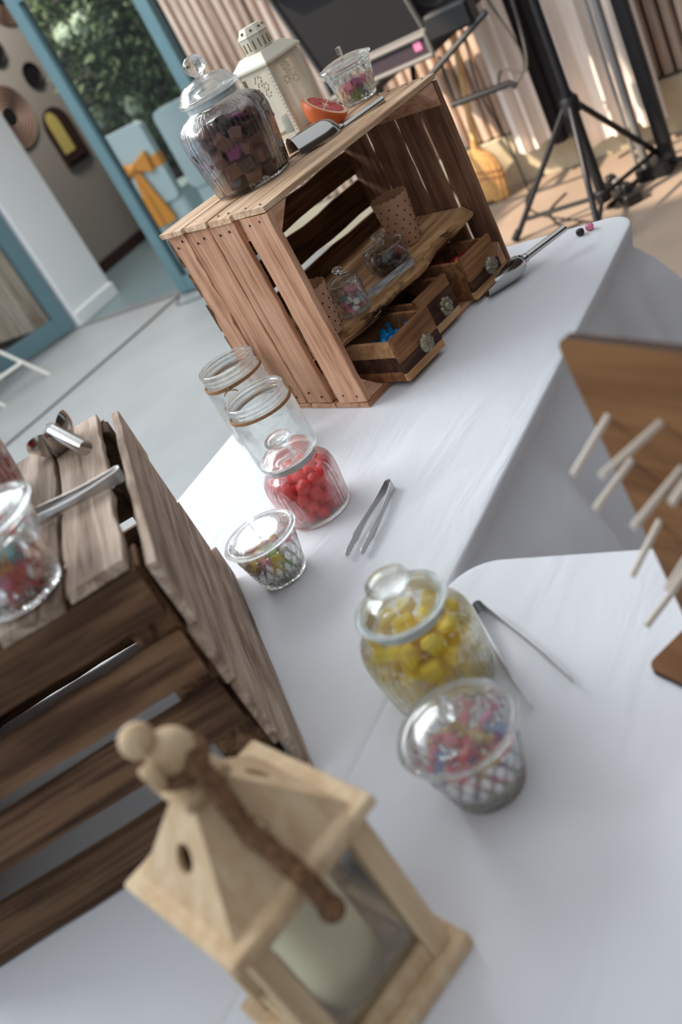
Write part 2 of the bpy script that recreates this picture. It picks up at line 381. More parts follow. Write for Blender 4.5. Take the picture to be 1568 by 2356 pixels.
# slatted facade: dark backing, one object per slat, plinth below
wb = struct(MB().box((XW+.09, .05, 1.2), (.06, 5.1, 3.4)).build('wall_back', 'backing_dark'))
def slat_mesh(L, w=.05, t=.03):
    b = MB(); p = [(.0, -w/2), (-t*.55, -w/2+.002), (-t*.9, -w*.3), (-t, 0), (-t*.9, w*.3), (-t*.55, w/2-.002), (.0, w/2)]
    return b.prism(p, -L/2, L/2).mesh('slat', 'slat_wood', smooth=True, angle=35)
sm = slat_mesh(2.78)
y = 2.585; k = 0
while y > -1.3:
    inst('slat', sm, wb, T(XW+.055+random.uniform(-.004, .004), y, .9))
    y -= .0605
struct(MB().box((XW+.06, -.0, FZ+.12), (.12, 5.24, .235)).build('trim_1', 'plinth'))
wl = struct(MB().box((XW+.10, 5.9, .78), (.08, 2.3, 3.04)).build('wall_left', 'backing_dark'))
sm2 = slat_mesh(2.9)
for k in range(34): inst('slat', sm2, wl, T(XW+.06, 4.80+k*.0605, .78))
# white reveal beside the doorway, with its skirting
struct(MB().box((XW+.235, 4.66, .78), (.45, .16, 3.04)).build('wall_reveal', 'plaster_white', bevel=.004))
struct(MB().box((XW+.235, 4.573, FZ+.055), (.47, .018, .10)).build('baseboard_reveal', 'plaster_white', bevel=.004))
# dim room behind the doorway
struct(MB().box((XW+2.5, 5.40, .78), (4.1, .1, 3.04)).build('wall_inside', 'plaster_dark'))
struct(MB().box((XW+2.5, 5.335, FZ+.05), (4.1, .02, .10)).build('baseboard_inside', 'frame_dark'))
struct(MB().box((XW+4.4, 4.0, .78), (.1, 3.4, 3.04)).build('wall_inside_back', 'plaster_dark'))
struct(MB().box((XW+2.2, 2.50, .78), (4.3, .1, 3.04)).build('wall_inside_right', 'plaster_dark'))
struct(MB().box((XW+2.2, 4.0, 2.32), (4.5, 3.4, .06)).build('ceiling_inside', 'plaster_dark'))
struct(MB().box((XW+.03, 4.05, FZ+.006), (.07, 1.1, .012)).build('trim_2', 'aluminium'))
# unseen dark wall added on the right to block sky light
struct(MB().box((-1.2, -3.2, .9), (9, .1, 3.3)).build('block_wall_right', 'backing_dark'))
# glazed leaf of the doorway (teal frame, one pane)
def glazed_leaf(name, M, w, h, st=.085, bot=.10):
    e = bpy.data.objects.new(name, None); COL.objects.link(e); e.matrix_basis = M; e['kind'] = 'structure'
    for s in (-1, 1): MB().box((0, s*(w/2-st/2), h/2), (.055, st, h)).build('stile', 'teal_frame', e, bevel=.004)
    MB().box((0, 0, bot/2), (.05, w-2*st, bot)).build('bottom_rail', 'teal_frame', e, bevel=.004)
    MB().box((0, 0, h-st/2), (.05, w-2*st, st)).build('top_rail', 'teal_frame', e, bevel=.004)
    for s in (-1, 1): MB().box((.004, s*(w/2-st-.006), h/2), (.03, .012, h-st-bot)).build('glazing_bead', 'teal_dark', e)
    MB().box((0, 0, (h-st+bot)/2), (.008, w-2*st, h-st-bot)).build('pane', 'pane', e)
    return e
glazed_leaf('door_1', T(XW, 3.075, FZ+.012), .90, 1.92)
struct(MB().box((XW+.03, 3.6, 1.33), (.07, 2.05, .14)).build('trim_3', 'teal_frame', bevel=.004))
struct(MB().box((XW+.03, 2.63, .3), (.07, .03, 2.06)).build('trim_4', 'teal_dark'))
dv = Vector((-.655, .32, 0)).normalized(); dn_ = Vector((-dv.y, dv.x, 0))
d2 = glazed_leaf('door_2', axes((XW-.0+dv.x*.5, 4.62+dv.y*.5, FZ+.02), -dn_, dv, (0, 0, 1)), .98, 2.0, st=.11, bot=.13)
hb = MB(); hb.tube([(.03, -.44, .95), (.075, -.44, .95)], .012, 10); hb.tube([(.075, -.44, .95), (.078, -.40, .95), (.078, -.32, .945)], .011, 10)
hb.box((.03, -.44, .93), (.012, .04, .2)); hb.build('door_handle', 'steel', d2, smooth=True)

# ================================================================== TABLES
def rounded_rect(x0, x1, y0, y1, r, n=8):
    pts = []
    rs = r if isinstance(r, (list, tuple)) else [r]*4
    for (cx, cy, a, rr) in ((x1-rs[0], y1-rs[0], 0, rs[0]), (x0+rs[1], y1-rs[1], PI/2, rs[1]), (x0+rs[2], y0+rs[2], PI, rs[2]), (x1-rs[3], y0+rs[3], 1.5*PI, rs[3])):
        for i in range(n+1): pts.append((cx+rr*math.cos(a+PI/2*i/n), cy+rr*math.sin(a+PI/2*i/n)))
    return pts
def resample(pts, step):
    out = []; n = len(pts)
    for i in range(n):
        a = Vector(pts[i]); b = Vector(pts[(i+1) % n]); L = (b-a).length; k = max(1, int(round(L/step)))
        for j in range(k): out.append(tuple(a.lerp(b, j/k)))
    return out
def tablecloth(poly, drop, seed, rim=.055, amp=.036, flare=0):
    """flat top, rounded-over edge, smooth rim and then loose folds down to the hem"""
    rn = random.Random(seed); n = len(poly); P_ = [Vector(p) for p in poly]
    nor = []
    for i in range(n):
        t = (P_[(i+1) % n]-P_[i-1]).normalized(); nor.append(Vector((t.y, -t.x)))
    s = 0; arc = [0]
    for i in range(1, n): s += (P_[i]-P_[i-1]).length; arc.append(s)
    ph = [rn.uniform(0, 6.28) for _ in range(6)]; fr = [19, 31, 47, 11, 67, 7]
    rings = []; levels = [(-.012, 0, 0), (-.004, -.0006, 0), (-.001, -.002, 0), (0, -.005, 0), (-.005, -rim*.5, 0), (-.012, -rim, 0)]
    m = 12
    for j in range(1, m+1): levels.append((None, -rim-(drop-rim)*j/m, j/m))
    vs = []
    for off, z, q in levels:
        for i in range(n):
            if off is not None: d = off
            else:
                a = arc[i]; w = sum(math.sin(fr[k]*a+ph[k])*c for k, c in enumerate((.8, .5, .3, .9, .2, .8)))
                d = -.012+.15*q**.75+amp*w*min(1, q*4.5)*.6
            if flare and nor[i].x > 0: d += flare*nor[i].x*q**.8
            p = P_[i]+nor[i]*d; vs.append((p.x, p.y, z))
    fs = [tuple(range(n))]
    for l in range(len(levels)-1):
        for i in range(n): fs.append((l*n+i, l*n+(i+1) % n, (l+1)*n+(i+1) % n, (l+1)*n+i))
    return MB().add(vs, fs)
def table(label, x0, x1, y0, y1, r):
    t = thing('folding_table', label, 'table', ((x0+x1)/2, (y0+y1)/2, FZ))
    cx, cy = (x0+x1)/2, (y0+y1)/2
    MB().prism([(x-cx, y-cy) for x, y in rounded_rect(x0+.035, x1-.035, y0+.035, y1-.035, r)], -FZ-.045, -FZ-.004).build('tabletop', 'white_paint', t)
    for sx in (-1, 1):
        for sy in (-1, 1):
            MB().tube([(sx*((x1-x0)/2-.12), sy*((y1-y0)/2-.09), 0), (sx*((x1-x0)/2-.12), sy*((y1-y0)/2-.09), -FZ-.045)], .014, 10).build('leg', 'cable_grey', t, smooth=True)
    return t
A = rounded_rect(-1.75, .585, -.362, .348, [.05, .02, .02, .07])
table('long folding table hidden under the white cloth beneath the slatted crates', -1.75, .585, -.362, .348, .05)
o = tablecloth(resample(A, .012), .70, 3, flare=.16).build('tablecloth', 'white_cloth', smooth=True, angle=60)
tag(o, 'white cloth on the long table carrying both slatted crates', 'tablecloth')
B_ = rounded_rect(-1.16, -.447, -1.75, -.3605, [.065, .02, .02, .02])
table('folding table hidden under the white cloth beneath the brown peg board', -1.16, -.447, -1.75, -.368, .05)
o = tablecloth(resample(B_, .02), .70, 8, amp=.016).build('tablecloth', 'white_cloth', None, T(0, 0, .0014), smooth=True, angle=60)
tag(o, 'white cloth on the side table under the yellow sweet jar and brown peg board', 'tablecloth')

# ================================================================== SLATTED CRATE ON ITS SIDE (back)
CY = -.2469
CM = R(CY, 'Z')
def cw(x, y, z=0): return CM @ Vector((x, y, z))
c1 = thing('apple_crate', 'old wooden slatted crate lying on its side with jars on top and a shelf inside', 'crate', (0, 0, .0005), CY)
X, Y, Zv = (1, 0, 0), (0, 1, 0), (0, 0, 1)
CW, CH, CDp = .50, .40, .30
def span(y0, y1): return (y0+y1)/2, y1-y0
for i, (a, b, dz, ov) in enumerate(((0.0, .088, 0, .0), (.090, .158, -.001, .004), (.160, .226, .001, .007), (.228, .302, .002, .012))):
    c, w = span(a, b)
    plank(c1, 'top_plank', (CW/2-ov/2, c, CH-.005+dz), X, Y, CW+ov+.004, w, .010, 'crate_top_wood', 10+i, rag=.002, endrag=.004)
for i, (a, b) in enumerate(((0.0, .088), (.090, .160), (.163, .226), (.229, .302))):
    c, w = span(a, b); plank(c1, 'bottom_plank', (CW/2, c, .005), X, Y, CW+.004, w, .010, 'crate_wood', 20+i, rag=.002, endrag=.004)
LS = .378
for i, (a, b) in enumerate(((-.002, .074), (.094, .168), (.170, .244), (.246, .300))):
    c, w = span(a, b); plank(c1, 'side_slat', (.005, c, .2), Zv, Y, LS, w, .010 if i else .013, 'crate_wood', 30+i, rag=.0018 if i < 3 else .005, endrag=.003, nx=14)
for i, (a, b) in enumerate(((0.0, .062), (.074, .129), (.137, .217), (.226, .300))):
    c, w = span(a, b); plank(c1, 'side_slat', (CW-.005, c, .2), Zv, Y, LS, w, .010, 'crate_wood_shaded', 40+i, endrag=.003)
for i, (a, b) in enumerate(((.326, .386), (.261, .314), (.186, .248), (.100, .174), (.010, .085))):
    c, w = span(a, b); plank(c1, 'back_slat', (CW/2, .302, c), X, Zv, CW, w, .009, 'dark_wood', 50+i, rag=.003, endrag=.002)  # backlit slats, their shade put in as a darker wood
for (x, z, sx, sz) in ((.0105, CH-.0105, 1, -1), (.0105, .0105, 1, 1), (CW-.0105, CH-.0105, -1, -1), (CW-.0105, .0105, -1, 1)):
    b = MB(); leg = .046
    b.prism([(0, 0), (sx*leg, 0), (0, sz*leg)], 0, .29, axes((x, .003, z), X, Zv, (0, 1, 0)))
    b.build('corner_block', 'crate_wood', c1, bevel=.0015)
nb = MB(); rn = random.Random(2)
for c in (.022, .052, .115, .145, .19, .222, .262, .285):
    for z in (.372, .352, .03, .016)[::2]: nb.ball((-.0015, c+rn.uniform(-.004, .004), z+rn.uniform(-.006, .006)), .0026, 8, 5, sc=(.4, 1, 1))
for c in (.02, .06, .11, .14, .18, .21, .25, .28):
    for x in (.012, .486): nb.ball((x, c, .4005), .0024, 8, 5, sc=(1, 1, .4))
nb.build('nail_heads', 'nail', c1, smooth=True)['kind'] = 'stuff'

# ================================================================== SLATTED CRATE, UPSIDE DOWN (front left)
A2 = math.radians(45.8)
c2 = thing('apple_crate', 'weathered dark brown slatted crate standing upside down behind the wooden lantern', 'crate', (-.800, -.300, .0005), A2)
# local x = away from camera along the right side (47 deg), local y = to the left
L2, W2, H2 = .48, .44, .335
def c2w(v, u, z=0): return T(-.8, -.3, 0) @ R(A2, 'Z') @ Vector((v, u, z))
for i, (a, b, dx, dz) in enumerate(((.010, .074, 0, .0), (.080, .150, -.004, -.001), (.157, .225, .003, .001), (.232, .30, 0, 0), (.306, .37, .004, 0), (.376, .44, 0, 0))):
    c, w = span(a, b); plank(c2, 'top_plank', (L2/2+dx, c, H2-.006+dz), X, Y, L2, w, .012, 'old_wood', 60+i, rag=.003, endrag=.007, nx=16)
for i, (a, b) in enumerate(((.262, .322), (.180, .240), (.103, .166), (.002, .070))):
    c, w = span(a, b)
    plank(c2, 'end_slat', (.006, W2/2, c), Y, Zv, W2-.012, w, .010, 'dark_wood', 70+i, rag=.0022, endrag=.003)
    plank(c2, 'end_slat', (L2-.006, W2/2, c), Y, Zv, W2-.012, w, .010, 'dark_wood', 75+i, rag=.0022, endrag=.003)
for i, (a, b, dy) in enumerate(((.242, .322, -.006), (.160, .239, -.002), (.062, .157, -.003), (.002, .064, -.012))):
    c, w = span(a, b)
    plank(c2, 'side_slat', (L2/2, -.004+dy, c), X, Zv, L2+.016, w, .011, 'old_wood', 80+i, rag=.003, endrag=.006, nx=14)
    plank(c2, 'side_slat', (L2/2, W2+.004, c), X, Zv, L2+.016, w, .011, 'old_wood', 85+i, rag=.003, endrag=.006)
for (x, y, sx, sy) in ((.0115, .003, 1, 1), (L2-.0115, .003, -1, 1), (.0115, W2-.003, 1, -1), (L2-.0115, W2-.003, -1, -1)):
    MB().prism([(0, 0), (sx*.05, 0), (0, sy*.05)], .003, H2-.014, T(x, y, 0)).build('corner_block', 'dark_wood', c2, bevel=.002)

# ================================================================== GLASS JARS
def mirror_inner(prof, t, base):
    inner = []
    for r, z in reversed(prof):
        if z <= base or r < t*1.5: continue
        inner.append((r-t, z))
    return inner
RIB = {}
def ribbed_jar(name, label, loc, s=1.0, kind='squat', yaw=0):
    """pressed glass sweet jar: ribbed body, ground seal ring, domed lid with a knob"""
    t = thing(name, label, 'jar', loc, yaw)
    if kind not in RIB:
        if kind == 'squat':
            Rb, hb, nr, lr, kr = .0615, .098, .043, .0475, .0235; nrib = 44
            out = [(0, 0), (.050, 0), (.0535, .002), (.0555, .008), (.0585, .03), (.0612, .055), (.0615, .072), (.059, .084), (.052, .093), (.0455, .0975), (.0425, .101), (.0425, .110)]
            lid = [(.0415, .1125), (.0475, .1125), (.0485, .1155), (.0475, .1185), (.044, .1205), (.040, .1225), (.036, .127), (.026, .131), (.013, .1325), (.0, .133)]
            kn = [(0, .1335), (.013, .1335), (.014, .1365), (.0205, .139), (.0240, .1435), (.0225, .149), (.0165, .153), (.009, .155), (0, .1555)]
        else:
            out = [(0, 0), (.072, 0), (.078, .003), (.081, .010), (.086, .045), (.0925, .095), (.094, .115), (.092, .132), (.084, .146), (.070, .155), (.058, .160), (.0555, .164), (.0555, .175)]
            lid = [(.054, .178), (.0635, .178), (.0655, .181), (.0635, .1855), (.059, .189), (.055, .197), (.046, .206), (.030, .2125), (.014, .2145), (0, .215)]
            kn = [(0, .2155), (.010, .2155), (.0105, .219), (.017, .2235), (.0215, .231), (.0222, .2385), (.0190, .2465), (.012, .252), (0, .2545)]; nrib = 54
        th = .0028
        def mod(r, z, a, i):
            n_o = len(out)
            if i < n_o and i > 2:
                q = min(1, max(0, (out[-3][1]-z)/.012))
                return r-(.0014 if kind == 'squat' else .0024)*(1-abs(math.cos(nrib*a/2)))*q*1.1, z
            return r, z
        inner = [(r-th, z) for r, z in reversed(out) if z > .006 and r > .02]
        inner[0] = (inner[0][0], out[-1][1])
        prof = out+inner+[(out[2][0]*.9, .007), (0, .006)]
        body = MB().lathe(prof, nrib*6, mod=mod).mesh('jar_body', 'glass', smooth=True, angle=50)
        lin_ = [(r-.0 if i == 0 else max(0, r-.0025), z-.0028) for i, (r, z) in enumerate(lid)][::-1]
        lin_ = [(r, z) for r, z in lin_ if not (r > lid[0][0]-.002)]
        lm = MB().lathe(lid+lin_+[(lid[0][0]-.006, lid[0][1])], 64, closed=False)
        lm = MB().lathe([(0, lid[-1][1]-.003)]+[(max(.001, r-.003), z-.003) for r, z in lid[-2:2:-1]]+[(lid[0][0]-.004, lid[0][1])]+lid, 64).mesh('lid', 'glass', smooth=True, angle=50)
        km = MB().lathe(kn, 40).mesh('knob', 'glass', smooth=True, angle=60)
        z0 = out[-1][1]
        sm_ = MB().lathe([(out[-1][0]-.0035, z0-.011), (out[-1][0]-.0032, z0-.011), (out[-1][0]-.0032, z0+.0022), (out[-1][0]+.001, z0+.0022), (out[-1][0]+.001, z0+.0006), (out[-1][0]-.0046, z0+.0006), (out[-1][0]-.0046, z0-.011)], 48, closed=True).mesh('seal_ring', 'seal_white', smooth=True)
        RIB[kind] = (body, lm, km, sm_)
    b, l, k, sr = RIB[kind]; S = Matrix.Scale(s, 4)
    inst('jar_body', b, t, S); inst('seal_ring', sr, t, S)
    lo = inst('lid', l, t, S); inst('knob', k, lo)
    return t
CRY = None
def crystal_bowl(name, label, loc, s=1.0, yaw=0, lid=True):
    """cut glass sugar bowl with diamond facets, star foot and a lid with a square tab"""
    global CRY
    t = thing(name, label, 'bowl', loc, yaw)
    if CRY is None:
        n = 144; nd = 18
        rows = 26; zt = .070; out = [(0, .0015), (.020, .0015), (.031, 0)]
        for i in range(rows+1):
            z = .002+(zt-.002)*i/rows; r = .0345+(.0505-.0345)*(i/rows)**.8; out.append((r, z))
        out += [(.0525, .0715), (.053, .0735), (.0515, .075), (.0485, .075)]
        no = len(out)
        def mod(r, z, a, i):
            if i < 3 or i > rows+2: return r, z
            q = (z-.002)/(zt-.002)
            if q < .2: return r+.0012*abs(math.sin(a*18))-.0006, z
            if q > .9: return r, z
            u = a/(2*PI)*nd; w = (q-.2)/.7*3.0
            tri = lambda x: abs((x % 1)-.5)*2
            h = min(tri(u+w*.5), tri(u-w*.5))
            return r-.0034+.0052*(1-h)*1.0-.0012, z
        inner = [(.0482, .072), (.0455, .05), (.040, .025), (.033, .0085), (.028, .006), (0, .0055)]
        body = MB().lathe(out+inner, n, mod=mod).mesh('bowl_body', 'crystal', smooth=True, angle=12)
        lo = [(0, .0815), (.030, .0795), (.044, .0775), (.046, .076), (.0565, .076), (.0575, .078), (.0560, .0805), (.050, .0815), (.046, .0835), (.036, .0865), (.018, .089), (0, .0895)]
        lm = MB().lathe(lo, 64).mesh('lid', 'crystal', smooth=True, angle=50)
        kb = MB(); kb.prism(rounded_rect(-.0045, .0045, -.0035, .0035, .002, 3), .0898, .096); kb.prism(rounded_rect(-.0095, .0095, -.0045, .0045, .002, 3), .0962, .108, scale_top=1.05)
        km = kb.mesh('tab_handle', 'crystal', smooth=True, angle=40, bevel=0)
        CRY = (body, lm, km)
    S = Matrix.Scale(s, 4); inst('bowl_body', CRY[0], t, S)
    if lid:
        l = inst('lid', CRY[1], t, S); inst('tab_handle', CRY[2], l)
    return t
# ---- candy shapes (shared meshes)
def blob(sc, n=14, m=8, mat='coral', dent=0):
    b = MB()
    prof = []
    for i in range(m+1):
        a = PI*i/m; x, z = math.sin(a), -math.cos(a); k = 1/((abs(x)**3.2+abs(z)**3.2)**(1/3.2)); prof.append((x*k if 0 < i < m else 0, z*k))
    b.lathe(prof, n, Matrix.Diagonal((*sc, 1))); return b.mesh('candy', CANDY[mat], smooth=True, angle=60)
def cube_candy(sx, sy, sz, mat, bev=.0012): return MB().box((0, 0, 0), (sx, sy, sz)).mesh('candy', CANDY[mat], bevel=bev)
def wedge_candy(mat, s):
    return MB().prism([(-.5*s, -.45*s), (.55*s, -.4*s), (.3*s, .5*s), (-.42*s, .38*s)], -.55*s, .5*s).mesh('candy', CANDY[mat], bevel=.001)
def twist_candy(mat, s):
    b = MB(); b.lathe([(0, -1.9*s), (.62*s, -1.85*s), (.55*s, -1.6*s), (.16*s, -1.02*s), (.5*s, -.85*s), (.62*s, -.4*s), (.62*s, .4*s), (.5*s, .85*s), (.16*s, 1.02*s), (.55*s, 1.6*s), (.62*s, 1.85*s), (0, 1.9*s)], 10,
                       mod=lambda r, z, a, i: (r*(1+.18*math.cos(5*a)*(1 if abs(z) > 1.1*s else 0)), z))
    return b.mesh('candy', CANDY[mat], smooth=True, angle=40)
def fill(center, pts, kinds, name, group, seed, yaw=0, rot=None):
    """kinds: list of (mesh, label); every sweet is an object of its own"""
    rn = random.Random(seed)
    for i, p in enumerate(pts):
        me, lab = kinds[rn.randrange(len(kinds))]
        o = inst(name, me, None, T(*(Vector(center)+Vector(p))) @ (rot(rn) if rot else rrot(rn)))
        tag(o, lab, 'candy', group)

# pink sweets jar
PK = (-.298, -.050, .0008)
ribbed_jar('sweet_jar', 'ribbed glass jar of coral pink sweets with an oval knob lid', PK, .97)
cm = blob((.0115, .0115, .0088), mat='coral')
fill(PK, layers(.0112, SQ_IN, .97, .0066, .083, 3, .93), [(cm, 'coral pink round sweet in the ribbed jar beside the mason jars')], 'sweet', 'coral sweets in the ribbed jar', 5)
# yellow jar
YL = (-.659, -.432, .0022)
ribbed_jar('sweet_jar', 'ribbed glass jar of yellow chunky sweets with an oval knob lid', YL, 1.08)
ym = [cube_candy(.034, .017, .013, 'yellow', .004), cube_candy(.026, .02, .013, 'yellow', .004), cube_candy(.024, .022, .015, 'yellow', .005)]
fill(YL, layers(.0132, SQ_IN, 1.08, .0074, .092, 7), [(m, 'yellow chunky sweet in the ribbed jar on the side table') for m in ym], 'sweet', 'yellow sweets in the ribbed jar', 6)
# red jar at the left edge on crate two
RD = (-.694, .062, H2+.0015)
ribbed_jar('sweet_jar', 'ribbed glass jar of bright red sweets cut off by the left picture edge', RD, 1.15)
rm = blob((.0125, .0125, .0105), mat='red')
fill(RD, layers(.0126, SQ_IN, 1.15, .0078, .098, 9), [(rm, 'bright red round sweet in the jar on the weathered crate')], 'sweet', 'red sweets in the ribbed jar', 8)
# tall fudge jar on crate one
FJ = cw(.150, .180, CH+.0015)
ribbed_jar('sweet_jar', 'large ribbed glass jar of chocolate fudge with a ball knob lid', FJ, .92, 'tall', CY)
fm = 2*[(wedge_candy('fudge', .027), 'brown fudge chunk in the large ribbed jar on the crate'), (cube_candy(.026, .024, .02, 'fudge', .0015), 'brown fudge chunk in the large ribbed jar on the crate'),
      (wedge_candy('choc', .027), 'dark chocolate chunk in the large ribbed jar on the crate'), ]+[(cube_candy(.025, .024, .004, 'purple', .001), 'flat purple piece among the fudge in the large ribbed jar')]
fill(FJ, layers(.0142, TL_IN, .92, .0066, .132, 11), fm, 'fudge', 'fudge in the large ribbed jar', 9)

# crystal bowls with sweets
def mix(pref, cols, s=.0125):
    return [(cube_candy(s*random.uniform(.85, 1.1), s, s*random.uniform(.85, 1.2), c), f'{n} cube sweet in {pref}') for c, n in cols]
B1 = (-.450, -.068, .0008)
crystal_bowl('crystal_bowl', 'cut crystal lidded bowl of mixed sweets beside the coral sweet jar', B1, 1.0, .9)
fill(B1, layers(.0095, BW_IN, 1.0, .006, .056, 4), mix('the crystal bowl beside the coral jar', (('lemon', 'yellow'), ('brown', 'brown'), ('pink', 'pink'), ('white', 'white'), ('lemon', 'yellow'), ('green', 'green')), .0155), 'sweet', 'mixed sweets in the crystal bowl beside the coral jar', 3)
B2 = (-.783, -.531, .0022)
crystal_bowl('crystal_bowl', 'cut crystal lidded bowl of foil wrapped sweets in front of the yellow jar', B2, 1.06, .35)
tw = [(twist_candy(m, .0092), f'{n} foil wrapped sweet in the crystal bowl in front of the yellow jar') for m, n in (('foil_red', 'red'), ('foil_gold', 'gold'), ('foil_blue', 'blue'), ('foil_pink', 'pink'), ('foil_red', 'red'))]
fill(B2, layers(.0108, BW_IN, 1.06, .0065, .062, 6), tw, 'sweet', 'foil wrapped sweets in the crystal bowl', 4)
B3 = cw(.492, .192, CH+.0015)
crystal_bowl('crystal_bowl', 'cut crystal lidded bowl of pastel sweets on the far end of the crate top', B3, .98, .4)
fill(B3, layers(.0100, BW_IN, .98, .006, .046, 8), mix('the crystal bowl on the crate end', (('orange', 'orange'), ('green', 'green'), ('pink', 'pink'), ('teal', 'grey green'), ('white', 'white'), ('purple', 'purple')), .015), 'sweet', 'pastel sweets in the crystal bowl on the crate end', 5)
B4 = (-.848, -.183, H2+.0015)
crystal_bowl('crystal_bowl', 'cut crystal lidded bowl of fruit sweets at the left picture edge', B4, 1.15, .2)
fill(B4, layers(.0110, BW_IN, 1.15, .007, .060, 12), mix('the crystal bowl on the weathered crate', (('red', 'red'), ('pink', 'pink'), ('lemon', 'yellow'), ('white', 'white'), ('teal', 'grey green'), ('red', 'red')), .016), 'sweet', 'fruit sweets in the crystal bowl on the weathered crate', 6)

# mason jars with twine
def mason(label, loc, Rj, h, yaw):
    t = thing('mason_jar', label, 'jar', loc, yaw)
    out = [(0, .003), (Rj*.6, .003), (Rj*.86, 0), (Rj*.97, .005), (Rj, .014), (Rj, h*.70), (Rj*.985, h*.76), (Rj*.93, h*.815), (Rj*.90, h*.83), (Rj*.90, h*.845), (Rj*.93, h*.86), (Rj*.90, h*.875), (Rj*.90, h*.90), (Rj*.93, h*.915), (Rj*.90, h*.93), (Rj*.90, h*.955), (Rj*.945, h*.965), (Rj*.955, h*.985), (Rj*.93, h)]
    inn = [(Rj*.885, h), (Rj*.865, h*.98), (Rj*.86, h*.83), (Rj*.93, h*.75), (Rj*.95, h*.68), (Rj*.95, .02), (Rj*.88, .010), (0, .008)]
    MB().lathe(out+inn, 72).build('jar_body', 'glass_thin', t, smooth=True, angle=60)
    b = MB(); rr = Rj*.955
    for q in range(2):
        pts = [((rr+.0012+.0006*math.sin(60*a))*math.cos(a), (rr+.0012+.0006*math.sin(60*a))*math.sin(a), h*.80+q*.0032+.0012*math.sin(a*2+q)) for a in [2*PI*i/120 for i in range(120)]]
        b.tube(pts, .0021, 6, closed=True)
    b.ball((rr+.003, 0, h*.80), .0036, 8, 6)
    for s in (-1, 1): b.tube([(rr+.004, 0, h*.80), (rr+.007, s*.006, h*.79), (rr+.006, s*.012, h*.77), (rr+.004, s*.014, h*.745)], [.0014, .0014, .0013, .0009], 6)
    b.build('twine', 'twine', t, smooth=True)
    return t
mason('empty mason jar tied with twine, the taller one nearest the crate', (-.008, .2500, .0008), .060, .158, 3.6)
mason('empty mason jar tied with twine, just behind the coral sweet jar', (-.118, .122, .0008), .060, .135, -.5)

# ================================================================== TONGS AND SCOOPS
def tongs(label, M, L=.165, spread=.024, wdt=.013, mat='steel_brushed'):
    """one bent steel strip: loop at the back, two arms, toothed tips. local +X points to the tips, standing on its edge"""
    t = thing('sugar_tongs', label, 'tongs', M=M)
    N_ = 40
    def arm(sg):
        mb = MB(); vs = []; fs = []; th = .0007
        for i in range(N_+1):
            q = i/N_; x = .006+q*(L-.006); y = sg*(.006+.004*math.sin(q*PI)+(spread/2-.006)*q**1.3)
            w = wdt*(.95-.5*math.sin(min(1, q*1.25)*PI)*.75 if q < .8 else .62+.30*(q-.8)/.2*0+.1)
            lo = -w/2; hi = w/2
            if q > .76:
                if i % 2: lo += .0022; hi -= .0010
            if i == N_: lo *= .55; hi *= .55
            bul = .0018*math.sin(q*PI)*sg
            for (yy, zz) in ((y-th, lo), (y+th, lo), (y+th+bul, 0), (y+th, hi), (y-th, hi), (y-th+bul, 0)): vs.append((x, yy, zz))
        for i in range(N_):
            for k in range(6): fs.append((i*6+k, i*6+(k+1) % 6, (i+1)*6+(k+1) % 6, (i+1)*6+k))
        fs += [tuple(range(5, -1, -1)), tuple(N_*6+k for k in range(6))]
        mb.add(vs, fs, T(0, 0, wdt/2)); return mb
    for sg in (-1, 1): arm(sg).build('arm', mat, t, smooth=True, angle=30)
    b = MB(); vs = []; fs = []; n = 16
    for i in range(n+1):
        a = PI/2+PI*i/n; c, s_ = math.cos(a), math.sin(a)
        for (rr, zz) in ((.0053, 0), (.0067, 0), (.0067, wdt), (.0053, wdt)): vs.append((.0065+rr*c*1.15, rr*s_, zz))
    for i in range(n):
        for k in range(4): fs.append((i*4+k, i*4+(k+1) % 4, (i+1)*4+(k+1) % 4, (i+1)*4+k))
    fs += [(3, 2, 1, 0), tuple(n*4+k for k in range(4))]
    b.add(vs, fs); b.build('bend', mat, t, smooth=True, angle=40)
    return t
def flat_tongs(label, a, b, z=.0008, **kw):
    a, b = Vector((*a, 0)), Vector((*b, 0)); d = b-a
    return tongs(label, T(a.x, a.y, z) @ R(math.atan2(d.y, d.x), 'Z'), L=d.length, **kw)
flat_tongs('steel serving tongs on the cloth right of the coral sweet jar', (-.262, -.172), (-.425, -.186), spread=.026, wdt=.016)
flat_tongs('steel serving tongs spread wide beside the yellow sweet jar', (-.545, -.432), (-.676, -.567), z=.0022, spread=.050, wdt=.019)
flat_tongs('steel serving tongs lying across the weathered crate top', (-.662, -.172), (-.745, -.055), z=H2+.0018, spread=.02, wdt=.016)
SHZ = lambda x: .127+.035*x
ts = flat_tongs('steel serving tongs on the rough shelf inside the crate', tuple(cw(.268, .020)[:2]), tuple(cw(.130, .046)[:2]), z=SHZ(.2)+.006, spread=.016, wdt=.012)
